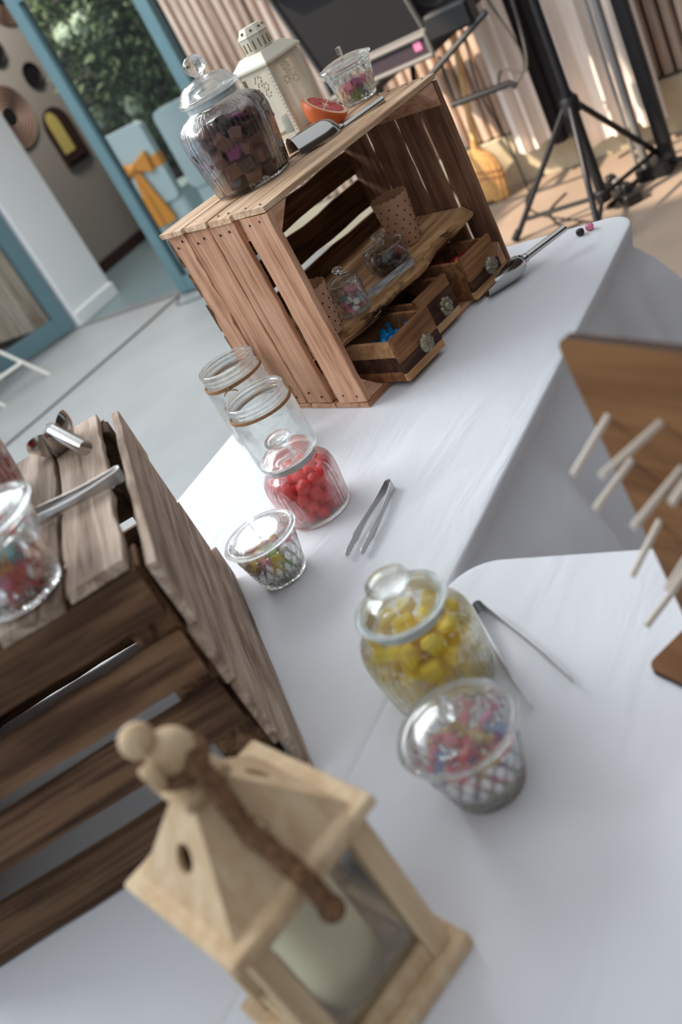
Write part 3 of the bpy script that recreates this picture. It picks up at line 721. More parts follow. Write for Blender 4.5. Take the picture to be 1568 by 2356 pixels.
def scoop(label, M, Lb=.085, rb=.026, Lh=.085, rh=.0075, mat='steel', lip=1.1, rise=.012, fr=.55):
    """candy scoop: open half-cylinder bowl with a domed back and a round tube handle. bowl toward +X"""
    t = thing('candy_scoop', label, 'scoop', M=M)
    vs = []; fs = []; n = 22; m = 18; th = .0009
    def ring(rad_off):
        b = len(vs)
        for i in range(m+1):
            q = i/m; x = q*Lb
            r = rb*math.sqrt(max(.02, 1-(1-min(1, q/.38))**2)) if q < .38 else rb*(1+.06*(q-.38))
            cut = .05+lip*max(0, 1-q/.5)**1.4 - fr*max(0, (q-.45)/.55)   # height of the open rim as angle
            half = PI/2+max(-.75, min(.85, cut))
            for k in range(n+1):
                a = -half+2*half*k/n; vs.append((x, (r-rad_off)*math.sin(a), rb-(r-rad_off)*math.cos(a)))
        return b
    o_ = ring(0); i_ = ring(th)
    for i in range(m):
        for k in range(n):
            p = i*(n+1)+k; fs.append((o_+p, o_+p+1, o_+p+n+2, o_+p+n+1)); fs.append((i_+p, i_+p+n+1, i_+p+n+2, i_+p+1))
        for k in (0, n):
            p = i*(n+1)+k; fs.append((o_+p, o_+p+n+1, i_+p+n+1, i_+p))
    for i in (0, m):
        for k in range(n): p = i*(n+1)+k; fs.append((o_+p, o_+p+1, i_+p+1, i_+p))
    MB().add(vs, fs).build('scoop_bowl', mat, t, smooth=True, angle=50)
    b = MB(); hz = rb*1.02
    b.tube([(.003, 0, hz), (-.004, 0, hz+.001), (-.006, 0, hz+.0015)], [rh*1.25, rh*1.2, rh], 18)
    b.tube([(-.006, 0, hz+.0015), (-Lh, 0, hz+rise)], rh, 20); b.build('handle', mat, t, smooth=True, angle=40)
    return t
def place_scoop(label, tip, end, z, roll=0, pitch=0, lift=0, **kw):
    a, b = Vector((*tip, 0)), Vector((*end, 0)); d = a-b
    j = b+d*.5
    return scoop(label, T(j.x, j.y, z+lift) @ R(math.atan2(d.y, d.x), 'Z') @ R(pitch, 'Y') @ R(roll, 'X'), **kw)
place_scoop('shiny steel scoop lying on the crate top beside the fudge jar', tuple(cw(.235, .135)[:2]), tuple(cw(.405, .060)[:2]), CH+.0015, roll=PI, lift=.034, Lb=.10, rb=.033, Lh=.098, lip=-.05, rise=-.004, fr=.12)
place_scoop('steel scoop lying on the white cloth right of the far crate', (.338, -.118), (.478, -.262), .001, roll=.25, lift=.003, Lb=.098, rb=.027, Lh=.098)
place_scoop('steel scoop with an upturned mouth on the weathered crate top', (-.546, .076), (-.600, -.059), H2+.0015, roll=-.12, Lb=.060, rb=.034, Lh=.078, rh=.0095, rise=-.018, lip=.6)

# ================================================================== INSIDE THE BACK CRATE
# shelf of rough live-edge board
sh = thing('rough_shelf', 'rough live-edge board with dark bark forming a shelf inside the crate', 'shelf', tuple(cw(.012, .0, .0)), CY)
rn = random.Random(7); vs = []; fs = []; nx = 30; Lx = .474
ang = math.atan(.035)
for i in range(nx+1):
    x = Lx*i/nx; fy = .030+.010*math.sin(x*17+1)+.006*math.sin(x*41)+rn.uniform(-.003, .003); z = .127+.035*x
    th = .026+.004*math.sin(x*23)
    for (yy, zz) in ((fy+.012+rn.uniform(-.003, .003), z), (.285, z), (.285, z-.022), (fy+.006, z-th), (fy-.004+rn.uniform(-.003, .003), z-th*.6)): vs.append((x, yy, zz))
for i in range(nx):
    for k in range(5): fs.append((i*5+k, i*5+(k+1) % 5, (i+1)*5+(k+1) % 5, (i+1)*5+k))
fs += [(4, 3, 2, 1, 0), tuple(nx*5+k for k in range(5))]
MB().add(vs, fs).build('board', 'live_edge', sh, smooth=True, angle=25)
bv = []; bf = []; nb2 = 40
for i in range(nb2+1):
    x = .004+(Lx-.008)*i/nb2; fy = .030+.010*math.sin(x*17+1)+.006*math.sin(x*41); z = .127+.035*x
    d = rn.uniform(.001, .005)
    for (yy, zz) in ((fy+.004, z-.004-rn.uniform(0, .005)), (fy-.004-d, z-.011), (fy-.003-d, z-.019), (fy+.003, z-.0245)): bv.append((x, yy, zz))
for i in range(nb2):
    for k in range(3): bf.append((i*4+k, i*4+k+1, (i+1)*4+k+1, (i+1)*4+k))
MB().add(bv, bf).build('bark_edge', 'bark_edge', sh, smooth=True, angle=20)
# three little drawers
def drawer(label, x0, x1, fy, dep, hh, knobstyle):
    t = thing('small_drawer', label, 'drawer', tuple(cw((x0+x1)/2, fy, .0112)), CY)
    w = x1-x0; th = .009
    # striped front of four bonded strips
    z = 0
    for i, (h, mt) in enumerate(((.016, 'acacia_light'), (.022, 'acacia_dark'), (.024, 'acacia_dark' if knobstyle == 'flower' else 'acacia'), (hh-.062, 'acacia'))):
        MB().box((0, th/2, z+h/2), (w, th, h-.0003)).build('front_strip', mt, t, bevel=.0008); z += h
    for s in (-1, 1):
        z = 0
        for h, mt in ((.020, 'acacia'), (.030, 'acacia_dark'), (hh-.050-.006, 'acacia_light')): MB().box((s*(w/2-th/2), th+dep/2, z+h/2), (th, dep, h-.0003), ).build('side_strip', mt if s < 0 and knobstyle == 'disc' else 'acacia', t, bevel=.0006); z += h
    MB().box((0, th+dep+.004, (hh-.012)/2), (w, .008, hh-.012)).build('back_panel', 'acacia', t, bevel=.0006)
    MB().box((0, th+dep/2, .003), (w-2*th, dep, .006)).build('floor_panel', 'acacia', t)
    b = MB(); c = (0, -.004, hh*.5)
    if knobstyle == 'flower':
        for k in range(8): b.ball((.0125*math.cos(k*PI/4), -.018, hh*.5+.0125*math.sin(k*PI/4)), .0062, 10, 6)
        b.ball((0, -.020, hh*.5), .0095, 12, 8)
    else:
        b.lathe([(0, .022), (.004, .0228), (.010, .022), (.0155, .019), (.0175, .0155), (.0165, .013), (.010, .011), (0, .0108)], 28, axes((0, -.004, hh*.5), (1, 0, 0), (0, 0, 1), (0, -1, 0)),
                mod=lambda r, z, a, i: (r*(1+.05*math.cos(8*a)), z+.0008*math.cos(8*a)))
        for k in range(6): b.ball((.009*math.cos(k*PI/3), -.0245, hh*.5+.009*math.sin(k*PI/3)), .0030, 8, 5)
    b.tube([(0, 0, hh*.5), (0, -.016, hh*.5)], .005, 12)
    b.build('knob', 'antique', t, smooth=True, angle=50)
    return t
drawer('small striped wooden drawer with blue wrapped sweets, nearest the camera', .062, .176, -.060, .125, .086, 'disc')
drawer('small dark wooden drawer with a flower knob, middle of the three', .195, .297, -.014, .12, .086, 'flower')
drawer('small dark wooden drawer with colourful sweets at the right end of the crate', .337, .438, -.026, .12, .088, 'disc2')
def fill_box(x0, x1, y0, y1, z, kinds, group, seed, nx, ny):
    rn = random.Random(seed)
    for i in range(nx):
        for j in range(ny):
            me, lab = kinds[rn.randrange(len(kinds))]
            p = cw(x0+(x1-x0)*(i+.5)/nx+rn.uniform(-.002, .002), y0+(y1-y0)*(j+.5)/ny+rn.uniform(-.002, .002), z+rn.uniform(0, .008))
            tag(inst('sweet', me, None, T(*p) @ R(rn.uniform(0, 6.3), 'Z') @ R(rn.uniform(-.5, .5)+PI/2, 'X')), lab, 'candy', group)
fill_box(.074, .164, -.048, .05, .060, [(twist_candy('wrap_blue', .011), 'blue wrapped sweet in the nearest small drawer')], 'blue sweets in the drawer', 2, 4, 4)
fill_box(.207, .285, -.002, .08, .058, [(twist_candy('black', .010), 'black wrapped sweet in the middle small drawer')], 'black sweets in the drawer', 3, 3, 3)
fill_box(.349, .426, -.014, .07, .064, [(twist_candy('wrap_green', .010), 'green wrapped sweet in the right small drawer'), (twist_candy('wrap_yellow', .010), 'yellow wrapped sweet in the right small drawer'), (twist_candy('foil_red', .010), 'red wrapped sweet in the right small drawer')], 'colourful sweets in the drawer', 4, 3, 4)
# kraft cups with dots and scalloped rims
def kraft_cup(label, x, y, r0=.029, r1=.038, h=.092, lean=0):
    z = SHZ(x)+.001
    t = thing('paper_cup', label, 'cup', M=T(*cw(x, y, z)) @ R(CY+.3, 'Z'))
    n = 72; vs = []; fs = []; m = 6
    for i in range(m+1):
        for k in range(n):
            a = 2*PI*k/n; q = i/m; r = r0+(r1-r0)*q; z_ = h*q
            if i == m: z_ += .0035*abs(math.sin(a*8))
            vs.append((r*math.cos(a), r*math.sin(a), z_))
    for i in range(m):
        for k in range(n): fs.append((i*n+k, i*n+(k+1) % n, (i+1)*n+(k+1) % n, (i+1)*n+k))
    nv = len(vs)
    for i in range(m+1):
        for k in range(n):
            x_, y_, z_ = vs[i*n+k]; vs.append((x_*.97, y_*.97, z_+(.001 if i == 0 else 0)))
    for i in range(m):
        for k in range(n): fs.append((nv+i*n+k, nv+(i+1)*n+k, nv+(i+1)*n+(k+1) % n, nv+i*n+(k+1) % n))
    for k in range(n): fs.append((m*n+k, m*n+(k+1) % n, nv+m*n+(k+1) % n, nv+m*n+k))
    fs.append(tuple(range(n-1, -1, -1))); fs.append(tuple(nv+k for k in range(n)))
    MB().add(vs, fs).build('cup_wall', 'kraft', t, smooth=True, angle=50)
    d = MB()
    for row in range(6):
        for k in range(12):
            a = 2*PI*(k+.5*(row % 2))/12; q = .1+.15*row; r = r0+(r1-r0)*q+.0002
            d.ball((r*math.cos(a), r*math.sin(a), h*q), .0019, 8, 4, sc=(1, 1, 1))
    dm = d.build('dots', 'dot_black', t, smooth=True); dm['kind'] = 'stuff'
    return t
kraft_cup('spotted brown paper cup at the back right of the crate shelf', .368, .112, h=.098)
kraft_cup('spotted brown paper cup at the left end of the crate shelf', .052, .072)
# small crystal jar and low chocolate jar
SJ = cw(.118, .050, SHZ(.118)+.001)
t = thing('crystal_jar', 'small cut crystal jar with a stopper lid on the crate shelf', 'jar', SJ, CY)
def smod(r, z, a, i):
    if 3 <= i <= 12:
        q = i/12; tri = lambda x: abs((x % 1)-.5)*2
        return r-.0015+.0026*(1-min(tri(a/(2*PI)*14+q*1.6), tri(a/(2*PI)*14-q*1.6))), z
    return r, z
so = [(0, .001), (.02, .001), (.025, 0)]+[(.0275+.0035*i/10, .002+.056*i/10) for i in range(11)]+[(.0285, .0605), (.026, .062)]
MB().lathe(so+[(.0255, .062), (.026, .05), (.0245, .012), (.02, .006), (0, .0055)], 112, mod=smod).build('jar_body', 'crystal', t, smooth=True, angle=14)
l = MB().lathe([(0, .0645), (.022, .064), (.029, .0632), (.030, .066), (.027, .069), (.018, .0735), (.008, .076), (0, .0762)], 40).build('lid', 'crystal', t, smooth=True, angle=50)
kb = MB(); kb.lathe([(0, .0768), (.005, .0768), (.0055, .080), (.009, .083), (.0098, .088), (.007, .0915), (0, .0925)], 8); kb.build('knob', 'crystal', l, smooth=True, angle=25)
fill(SJ, pack(34, .0068, .0235, 21, z0=.0065, top=.054), mix('the small crystal jar on the shelf', (('pink', 'pink'), ('white', 'white'), ('brown', 'brown'), ('teal', 'grey green'), ('pink', 'pink')), .0105), 'sweet', 'sweets in the small crystal jar', 7)
LJ = cw(.262, .072, SHZ(.262)+.001)
t = thing('low_glass_jar', 'low round glass jar of dark chocolates on the crate shelf', 'jar', LJ, CY)
MB().lathe([(0, .001), (.026, 0), (.034, .002), (.042, .012), (.0455, .024), (.044, .036), (.038, .043), (.036, .047), (.0345, .047), (.0365, .042), (.042, .035), (.0435, .024), (.040, .013), (.032, .005), (0, .004)], 56).build('jar_body', 'glass_thin', t, smooth=True, angle=60)
l = MB().lathe([(0, .0535), (.025, .0525), (.033, .049), (.041, .0482), (.0425, .050), (.041, .0525), (.032, .056), (.018, .0595), (0, .061)], 56).build('lid', 'glass', t, smooth=True, angle=60)
MB().lathe([(0, .0612), (.006, .0612), (.0065, .064), (.0115, .067), (.0145, .071), (.0125, .0755), (.006, .078), (0, .0783)], 32).build('knob', 'glass', l, smooth=True, angle=60)
fill(LJ, pack(26, .0088, .038, 23, z0=.0052, top=.040), [(blob((.0095, .0095, .008), mat='choc'), 'dark round chocolate in the low glass jar'), (wedge_candy('choc', .016), 'dark chocolate chunk in the low glass jar'), (wedge_candy('brown', .015), 'milk chocolate chunk in the low glass jar')], 'chocolate', 'chocolates in the low jar', 8)

# ================================================================== ON TOP OF THE BACK CRATE
def hexpts(r, n=6, a0=0): return [(r*math.cos(a0+2*PI*k/n), r*math.sin(a0+2*PI*k/n)) for k in range(n)]
wl_ = thing('metal_lantern', 'cream metal lantern with a pierced cap standing behind the fudge jar', 'lantern', tuple(cw(.358, .246, CH+.0022)), CY+.06)
MB().box((0, 0, .006), (.098, .098, .012)).build('base', 'cream_metal', wl_, bevel=.002)
hw = .041
for sx in (-1, 1):
    for sy in (-1, 1): MB().box((sx*hw, sy*hw, .081), (.011, .011, .138)).build('post', 'cream_metal', wl_, bevel=.001)
for k in range(4):
    Mx = R(k*PI/2, 'Z') @ axes((hw, 0, .081), (0, 1, 0), (0, 0, 1), (1, 0, 0))
    MB().box((0, 0, 0), (2*hw-.011, .136, .0012)).build('pane', 'frosted_pane' if k % 2 else 'lantern_pane', wl_, Mx)
    b = MB()
    for row in range(18):
        for s in (-1, 1): b.ball((s*.0415, -.062+row*.0072, .0060), .0013, 6, 4)
    for (u_, v_) in [(.009*math.cos(a_)*q_+o1, .009*math.sin(a_)*q_+o2) for (o1, o2, q_) in ((0, .047, 1), (-.012, .028, .7), (.012, .022, .7)) for a_ in [i*PI/3 for i in range(6)]]: b.ball((u_, v_, .0012), .0024, 6, 4)
    b.build('bead_ornament', 'cream_metal', wl_, Mx, smooth=True)['kind'] = 'stuff'
    MB().box((0, -.064, .001), (2*hw-.011, .010, .006)).build('rail', 'cream_metal', wl_, Mx); MB().box((0, .064, .001), (2*hw-.011, .010, .006)).build('rail', 'cream_metal', wl_, Mx)
sq = lambda r: [(-r, -r), (r, -r), (r, r), (-r, r)]
MB().prism(sq(.053), .150, .155).prism(sq(.053), .155, .174, scale_top=.60).build('roof', 'cream_metal', wl_, bevel=.001)
ch = MB(); ch.prism(hexpts(.029, 8, PI/8), .174, .203, scale_top=1.06); ch.prism(hexpts(.033, 8, PI/8), .203, .219, scale_top=.62)
cp = ch.build('cap', 'cream_metal', wl_, bevel=.0008)
hl = MB()
for k in range(8):
    a = 2*PI*k/8; hl.ball((.0245*math.cos(a), .0245*math.sin(a), .2115), .0030, 8, 5)
    for q_ in (-.2, .2): hl.box((0, 0, 0), (.0016, .0022, .016), T(.0283*math.cos(a+q_), .0283*math.sin(a+q_), .187) @ R(a, 'Z'))
hl.build('vent_holes', 'vent_dark', cp)['kind'] = 'stuff'
MB().lathe([(0, .0125), (.024, .0125), (.024, .045), (.021, .050), (.006, .047), (0, .046)], 28).build('candle', 'white_wax', wl_, smooth=True)
# half grapefruit
gc = cw(.358, .150, CH+.002)
gz = (Vector((0, 0, 1))*.76+r0*.60-f0*.24).normalized(); gx = gz.cross(Vector((0, 0, 1))).normalized()
gf = thing('grapefruit_half', 'cut half of a pink grapefruit between the lantern and crystal bowl', 'fruit', M=axes((gc.x, gc.y, gc.z+.0395), gx, gz.cross(gx), gz))
rg = .0445
MB().lathe([(0, -rg*.88)]+[(rg*math.sin(a), -rg*.88*math.cos(a)) for a in [PI/2*i/12 for i in range(1, 13)]]+[(rg*.97, .0012), (rg*.93, .0014)], 48).build('rind', 'rind', gf, smooth=True)
MB().lathe([(rg*.965, .0013), (rg*.80, .0018), (rg*.6, .0016), (0, .0016)], 48).build('pith', 'pith', gf, smooth=True)
for k in range(10):
    a0, a1 = 2*PI*k/10+.03, 2*PI*(k+1)/10-.03; pts = [(.006*math.cos((a0+a1)/2), .006*math.sin((a0+a1)/2))]+[(rg*.80*math.cos(a0+(a1-a0)*i/5), rg*.80*math.sin(a0+(a1-a0)*i/5)) for i in range(6)]
    MB().prism(pts, .0012, .0030).build('segment', 'pulp', gf, bevel=.0006)

# ================================================================== SMALL THINGS ON THE CLOTH
for nm, lab, mat, p in (('sweet', 'single black sweet on the far corner of the white cloth', 'black', (.529, -.259)), ('sweet', 'single pink sweet on the far corner of the white cloth', 'pink', (.543, -.275))):
    tag(inst(nm, blob((.0085, .0085, .0065), mat=mat), None, T(p[0], p[1], .0072)), lab, 'candy')
o = MB().prism([(-.009, -.006), (.008, -.009), (.010, .006), (-.004, .010)], 0, .0006).build('paper_scrap', 'paper_white', None, T(*c2w(.205, .006, H2-.001)) @ R(.25, 'X'))
tag(o, 'white paper scrap caught between planks of the weathered crate', 'paper')

# ================================================================== WOODEN LANTERN (foreground)
WL = thing('wooden_lantern', 'pale pine lantern with pyramid roof, wooden beads and rope, nearest the camera', 'lantern', (-.995, -.4795, .0020), -.283)
S_ = .155; hS = S_/2; EZ = .200
MB().box((0, 0, .008), (S_, S_, .016)).build('base_plate', 'pine', WL, bevel=.002)
MB().box((0, 0, EZ-.006), (S_, S_, .012)).build('eave_plate', 'pine', WL, bevel=.002)
ps = .020; pi_ = hS-.021
for sx in (-1, 1):
    for sy in (-1, 1): MB().box((sx*pi_, sy*pi_, (.016+EZ-.012)/2), (ps, ps, EZ-.028)).build('post', 'pine', WL, bevel=.0015)
for k in range(4):
    Mk = R(k*PI/2, 'Z')
    MB().box((pi_, 0, .016+.010), (.014, 2*pi_-ps, .020)).build('bottom_rail', 'pine', WL, Mk, bevel=.0012)
    MB().box((pi_, 0, EZ-.012-.009), (.014, 2*pi_-ps, .018)).build('top_rail', 'pine', WL, Mk, bevel=.0012)
    MB().box((pi_, 0, .102), (.002, 2*pi_-ps, .134)).build('pane', 'lantern_pane', WL, Mk)
# pyramid roof: four boards with a round hole each
RH = .068; rb0 = hS-.014; rt0 = .015
for k in range(4):
    n = 28; vs = []; fs = []
    sl = Vector((rt0-rb0, 0, RH)); Ls = sl.length; nrm = Vector((RH, 0, rb0-rt0)).normalized(); ex = Vector((0, 1, 0)); ey = sl.normalized()
    hole = [(0.0115*math.cos(2*PI*i/n), Ls*.46+.0115*math.sin(2*PI*i/n)) for i in range(n)]
    trap = [(-rb0, 0), (rb0, 0), (rt0, Ls), (-rt0, Ls)]
    def on_edge(a):
        d = (math.cos(a), math.sin(a)); best = 9
        c = (0, Ls*.46)
        for (p, q) in zip(trap, trap[1:]+trap[:1]):
            ex_, ey_ = q[0]-p[0], q[1]-p[1]; den = d[0]*ey_-d[1]*ex_
            if abs(den) < 1e-9: continue
            t_ = ((p[0]-c[0])*ey_-(p[1]-c[1])*ex_)/den; u_ = ((p[0]-c[0])*d[1]-(p[1]-c[1])*d[0])/den
            if t_ > 0 and -1e-6 <= u_ <= 1+1e-6: best = min(best, t_)
        return (c[0]+d[0]*best, c[1]+d[1]*best)
    angs = sorted([2*PI*i/n for i in range(n)]+[math.atan2(p[1]-Ls*.46, p[0]) % (2*PI) for p in trap]); n = len(angs)
    hole = [(.0115*math.cos(a), Ls*.46+.0115*math.sin(a)) for a in angs]; outer = [on_edge(a) for a in angs]
    org = Vector((rb0, 0, EZ)); loops = []
    for lp, off in ((outer, 0), (hole, 0), (hole, -.005), (outer, -.005)):
        b0 = len(vs); loops.append(b0)
        for (u, v) in lp:
            p = org+ex*u+ey*v+nrm*off; vs.append(p)
    for a_, b_ in ((0, 1), (1, 2), (2, 3), (3, 0)):
        for i in range(n): j = (i+1) % n; fs.append((loops[a_]+i, loops[a_]+j, loops[b_]+j, loops[b_]+i))
    MB().add(vs, fs).build('roof_board', 'pine', WL, R(k*PI/2, 'Z'))
TZ = EZ+RH
MB().box((0, 0, TZ+.005), (.044, .044, .010)).build('cap_plate', 'pine', WL, bevel=.0015)
MB().tube([(0, 0, TZ+.010), (0, 0, TZ+.020)], [.012, .010], 16).build('neck', 'pine', WL, smooth=True)
MB().ball((0, 0, TZ+.036), .019, 24, 14).build('bead', 'pine', WL, smooth=True)
MB().ball((-.012, .006, TZ+.060), .0135, 24, 14).build('bead', 'pine', WL, smooth=True)
b = MB(); b.lathe([(.0055, -.005), (.0105, -.004), (.0115, 0), (.0105, .004), (.0055, .005)], 20, axes((-.024, -.014, TZ+.042), (0, 1, 0), (0, 0, 1), (1, 0, 0)), closed=True); b.build('bead', 'pine', WL, smooth=True)
def ropepts(ctrl, n=60):
    c = [Vector(p) for p in ctrl]; out = []
    for i in range(n+1):
        t_ = i/n*(len(c)-1); k = min(int(t_), len(c)-2); u = t_-k
        p0, p1, p2, p3 = c[max(k-1, 0)], c[k], c[k+1], c[min(k+2, len(c)-1)]
        out.append(.5*((2*p1)+(-p0+p2)*u+(2*p0-5*p1+4*p2-p3)*u*u+(-p0+3*p1-3*p2+p3)*u**3))
    return out
def twisted(mb, ctrl, r, n=90, turns=16):
    pts = ropepts(ctrl, n)
    for s in range(3):
        q = []
        for i, p in enumerate(pts):
            t_ = (pts[min(i+1, n)]-pts[max(i-1, 0)]).normalized(); u = t_.cross(Vector((0, 0, 1)) if abs(t_.z) < .9 else Vector((1, 0, 0))).normalized(); w = t_.cross(u)
            a = turns*2*PI*i/n+s*2*PI/3; q.append(p+(u*math.cos(a)+w*math.sin(a))*r*.55)
        mb.tube(q, r*.6, 6)
rp = MB()
twisted(rp, [(.004, -.012, TZ+.034), (.002, -.030, TZ+.008), (-.002, -.042, EZ+.044), (-.002, -.062, EZ+.024), (-.002, -.084, EZ+.006), (-.002, -.089, EZ-.022)], .0078)
twisted(rp, [(.018*math.cos(a), .018*math.sin(a), TZ+.026+.003*math.sin(a)) for a in [i*.6 for i in range(12)]], .0062)
rp.ball((-.002, -.090, EZ-.026), .0105, 12, 8); rp.build('rope', 'rope', WL, smooth=True)
hg = MB()
for z in (.055, .150): hg.box((-hS+.018, -pi_+.002, z), (.006, .010, .022))
hg.build('hinge', 'black_metal', WL, bevel=.001)
cnd = thing('pillar_candle', 'cream pillar candle standing inside the wooden lantern', 'candle', (-.995, -.4795, .0190))
MB().lathe([(0, 0), (.034, 0), (.035, .002), (.035, .122), (.033, .125), (.012, .121), (0, .120)], 40).build('wax', 'candle_wax', cnd, smooth=True)
MB().tube([(0, 0, .118), (.0006, 0, .126), (.002, 0, .131)], .0011, 6).build('wick', 'wick', cnd)

# ================================================================== PEG BOARD STAND (right edge)
u = Vector((.479, .878, 0)); Bp = Vector((-.609, -.704, .0024)); Tp = Vector((-.625, -.695, .378)); ub = (Tp-Bp).normalized(); nn = u.cross(ub).normalized()   # nn points away from the camera side
PB = thing('peg_board', 'brown wooden peg board standing at the right edge with pale dowels', 'board', M=axes(Bp, -u, ub, -nn*1.0))
# local x = to the right along the board, y = up, z = toward the camera side
hB = (Tp-Bp).length; wB = .34
MB().prism(rounded_rect(0, wB, 0, hB, .012), -.0036, .0036).build('board_core', 'ply_edge', PB)
for zz in (.0037, -.0045): MB().prism(rounded_rect(0, wB, 0, hB, .012), zz, zz+.0008).build('face_veneer', 'ply_brown', PB)
e_ = MB()
for (x, y, dx, g, L_) in ((.0218, .3012, 0, .35, .057), (.0792, .3054, -.05, 0, .066), (.0262, .2549, 0, .2, .053), (.0814, .2605, 0, .125, .064), (.0265, .1857, 0, .45, .054), (.0482, .1568, 0, .3, .040), (.0172, .1069, 0, .15, .053), (.084, .19, 0, .2, .06), (.13, .30, 0, .2, .06), (.13, .24, 0, .3, .06), (.135, .18, 0, .1, .06)):
    d = Vector((dx, -g, 1)).normalized()
    p0 = Vector((x, y, .0035)); mbp = MB().tube([p0-d*.006, p0+d*L_], .0031, 14)
    mbp.build('peg', 'peg_pale', PB, smooth=True, angle=40)
fM = PB.matrix_basis.inverted() @ axes((Bp.x, Bp.y, .0022), -u, -Vector((.877, -.479, 0)), (0, 0, 1))
fo = MB().prism(rounded_rect(-.03, .14, -.048, .048, .012), 0, .0068).build('stand_foot', 'ply_edge', PB, fM)
MB().prism(rounded_rect(-.03, .14, -.048, .048, .012), .0069, .0078).build('foot_veneer', 'ply_brown', fo)

# ================================================================== BACKGROUND THINGS
# speaker tripod
def tripod(label, base, hubz, R_, angs, top, rp_=.0175):
    t = thing('tripod_stand', label, 'stand', (base[0], base[1], FZ)); h = hubz-FZ
    MB().tube([(0, 0, .07), (0, 0, h+.05)], .022, 16).build('lower_tube', 'black_metal', t, smooth=True)
    MB().tube([(0, 0, h+.05), (0, 0, top-FZ)], rp_, 16).build('pole', 'black_metal', t, smooth=True)
    hub = MB(); hub.lathe([(0, -.03), (.034, -.03), (.036, -.02), (.036, .025), (.030, .035), (0, .035)], 20, T(0, 0, h)); hub.build('hub', 'black_plastic', t, smooth=True, angle=40)
    MB().tube([(.03, .0, h+.012), (.06, .03, h+.02)], [.008, .015], 10).build('clamp_knob', 'black_plastic', t, smooth=True)
    MB().lathe([(0, .055), (.03, .055), (.032, .065), (.032, .10), (.026, .105), (0, .105)], 18).build('lower_collar', 'black_plastic', t, smooth=True, angle=40)
    for a in angs:
        a = math.radians(a); c, s = math.cos(a), math.sin(a)
        lg = MB().tube([(.03*c, .03*s, h-.005), (R_*c, R_*s, .012)], .0125, 10).build('leg', 'black_metal', t, smooth=True)
        MB().tube([(R_*c*.94, R_*s*.94, .045), (R_*c*1.02, R_*s*1.02, .0125)], .017, 10).build('rubber_foot', 'black_plastic', lg, smooth=True)
        MB().tube([(.02*c, .02*s, .08), (R_*c*.86, R_*s*.86, .085)], .010, 8).build('brace', 'black_metal', t, smooth=True)
    return t
tripod('black tripod speaker stand behind the far corner of the white table', (2.57, .45), -.275, .41, (94, -26, 192), 1.5)
ps2 = thing('lighting_stand', 'silver lighting pole with a black upright beside the grey curtain', 'stand', (2.83, .335, FZ))
MB().tube([(0, 0, .03), (.02, -.022, 1.75)], .017, 16).build('pole', 'aluminium', ps2, smooth=True)
MB().box((.07, -.075, .95), (.05, .055, 1.9)).build('upright', 'black_metal', ps2, bevel=.004)
MB().tube([(.0, .035, .03), (.02, .018, 1.7)], .007, 10).build('guide_rod', 'aluminium', ps2, smooth=True)
b = MB()
for a in (.5, 2.6, 4.7): b.tube([(.03, -.03, .04), (.03+.3*math.cos(a), -.03+.3*math.sin(a), .012)], .012, 8)
b.box((.03, -.03, .03), (.14, .14, .05)); b.build('foot', 'black_metal', ps2, smooth=True, angle=40)
# curtains
def curtain(name, label, y0, y1, x, z0, z1, mat, n=80, waves=5, amp=.035, seed=1, flare=.0):
    rn = random.Random(seed); vs = []; fs = []; m = 8
    for i in range(m+1):
        q = i/m; z = z0+(z1-z0)*q
        for k in range(n+1):
            s = k/n; y_ = y0+(y1-y0)*s+(1-q)*flare*(s-.5); x_ = x+amp*math.sin(2*PI*waves*s+seed)+.4*amp*math.sin(2*PI*waves*2.3*s+2+q)*(1-.4*q)
            vs.append((x_, y_, z+.012*math.sin(s*7+seed)*(1-q)))
    n1 = n+1
    for i in range(m):
        for k in range(n): fs.append((i*n1+k, i*n1+k+1, (i+1)*n1+k+1, (i+1)*n1+k))
    nv = len(vs); vs += [(x_+.003, y_, z_) for x_, y_, z_ in vs]
    fs += [tuple(nv+i for i in f[::-1]) for f in fs]
    o_ = MB().add(vs, fs).build(name, mat, None, smooth=True, angle=70)
    return tag(o_, label, 'curtain')
curtain('curtain', 'pale grey curtain hanging left of the dark fold strip', .98, .80, 3.14, -.55, 2.2, 'grey_curtain', waves=2.2, amp=.03, seed=2)
curtain('curtain', 'dark strip for the shaded fold between the two grey curtains', .82, .62, 3.19, -.57, 2.2, 'curtain_fold_shade', waves=2.5, amp=.02, seed=3)  # deep fold shadow of the grey curtain, put in as dark cloth
curtain('curtain', 'wide grey curtain hanging behind the tripod stand', .66, .30, 3.16, -.62, 2.2, 'grey_curtain', waves=2.6, amp=.03, seed=4)
# broom
br = thing('straw_broom', 'straw broom leaning on the sunlit slatted wall', 'broom', M=axes((3.16, 1.235, FZ+.026), (0, -1, 0), (1, 0, 0), (0, 0, 1)) @ R(.20, 'Y') @ R(-.03, 'X'))
hd = MB(); vs = []; fs = []; n = 40; prof = [(.155, .045, 0), (.150, .040, .05), (.145, .036, .10), (.135, .034, .15), (.12, .032, .19), (.085, .030, .225), (.045, .026, .245), (.022, .022, .262), (.018, .018, .30)]
for (a_, b_, z) in prof:
    for k in range(n):
        t_ = 2*PI*k/n; w = 1+.05*math.cos(20*t_); vs.append((a_*.8*w*math.cos(t_), b_*w*math.sin(t_), z+(.008*math.sin(9*t_) if z == 0 else 0)))
for i in range(len(prof)-1):
    for k in range(n): fs.append((i*n+k, i*n+(k+1) % n, (i+1)*n+(k+1) % n, (i+1)*n+k))
fs += [tuple(range(n-1, -1, -1)), tuple((len(prof)-1)*n+k for k in range(n))]
hd.add(vs, fs).build('straw_head', 'straw', br, smooth=True, angle=50)
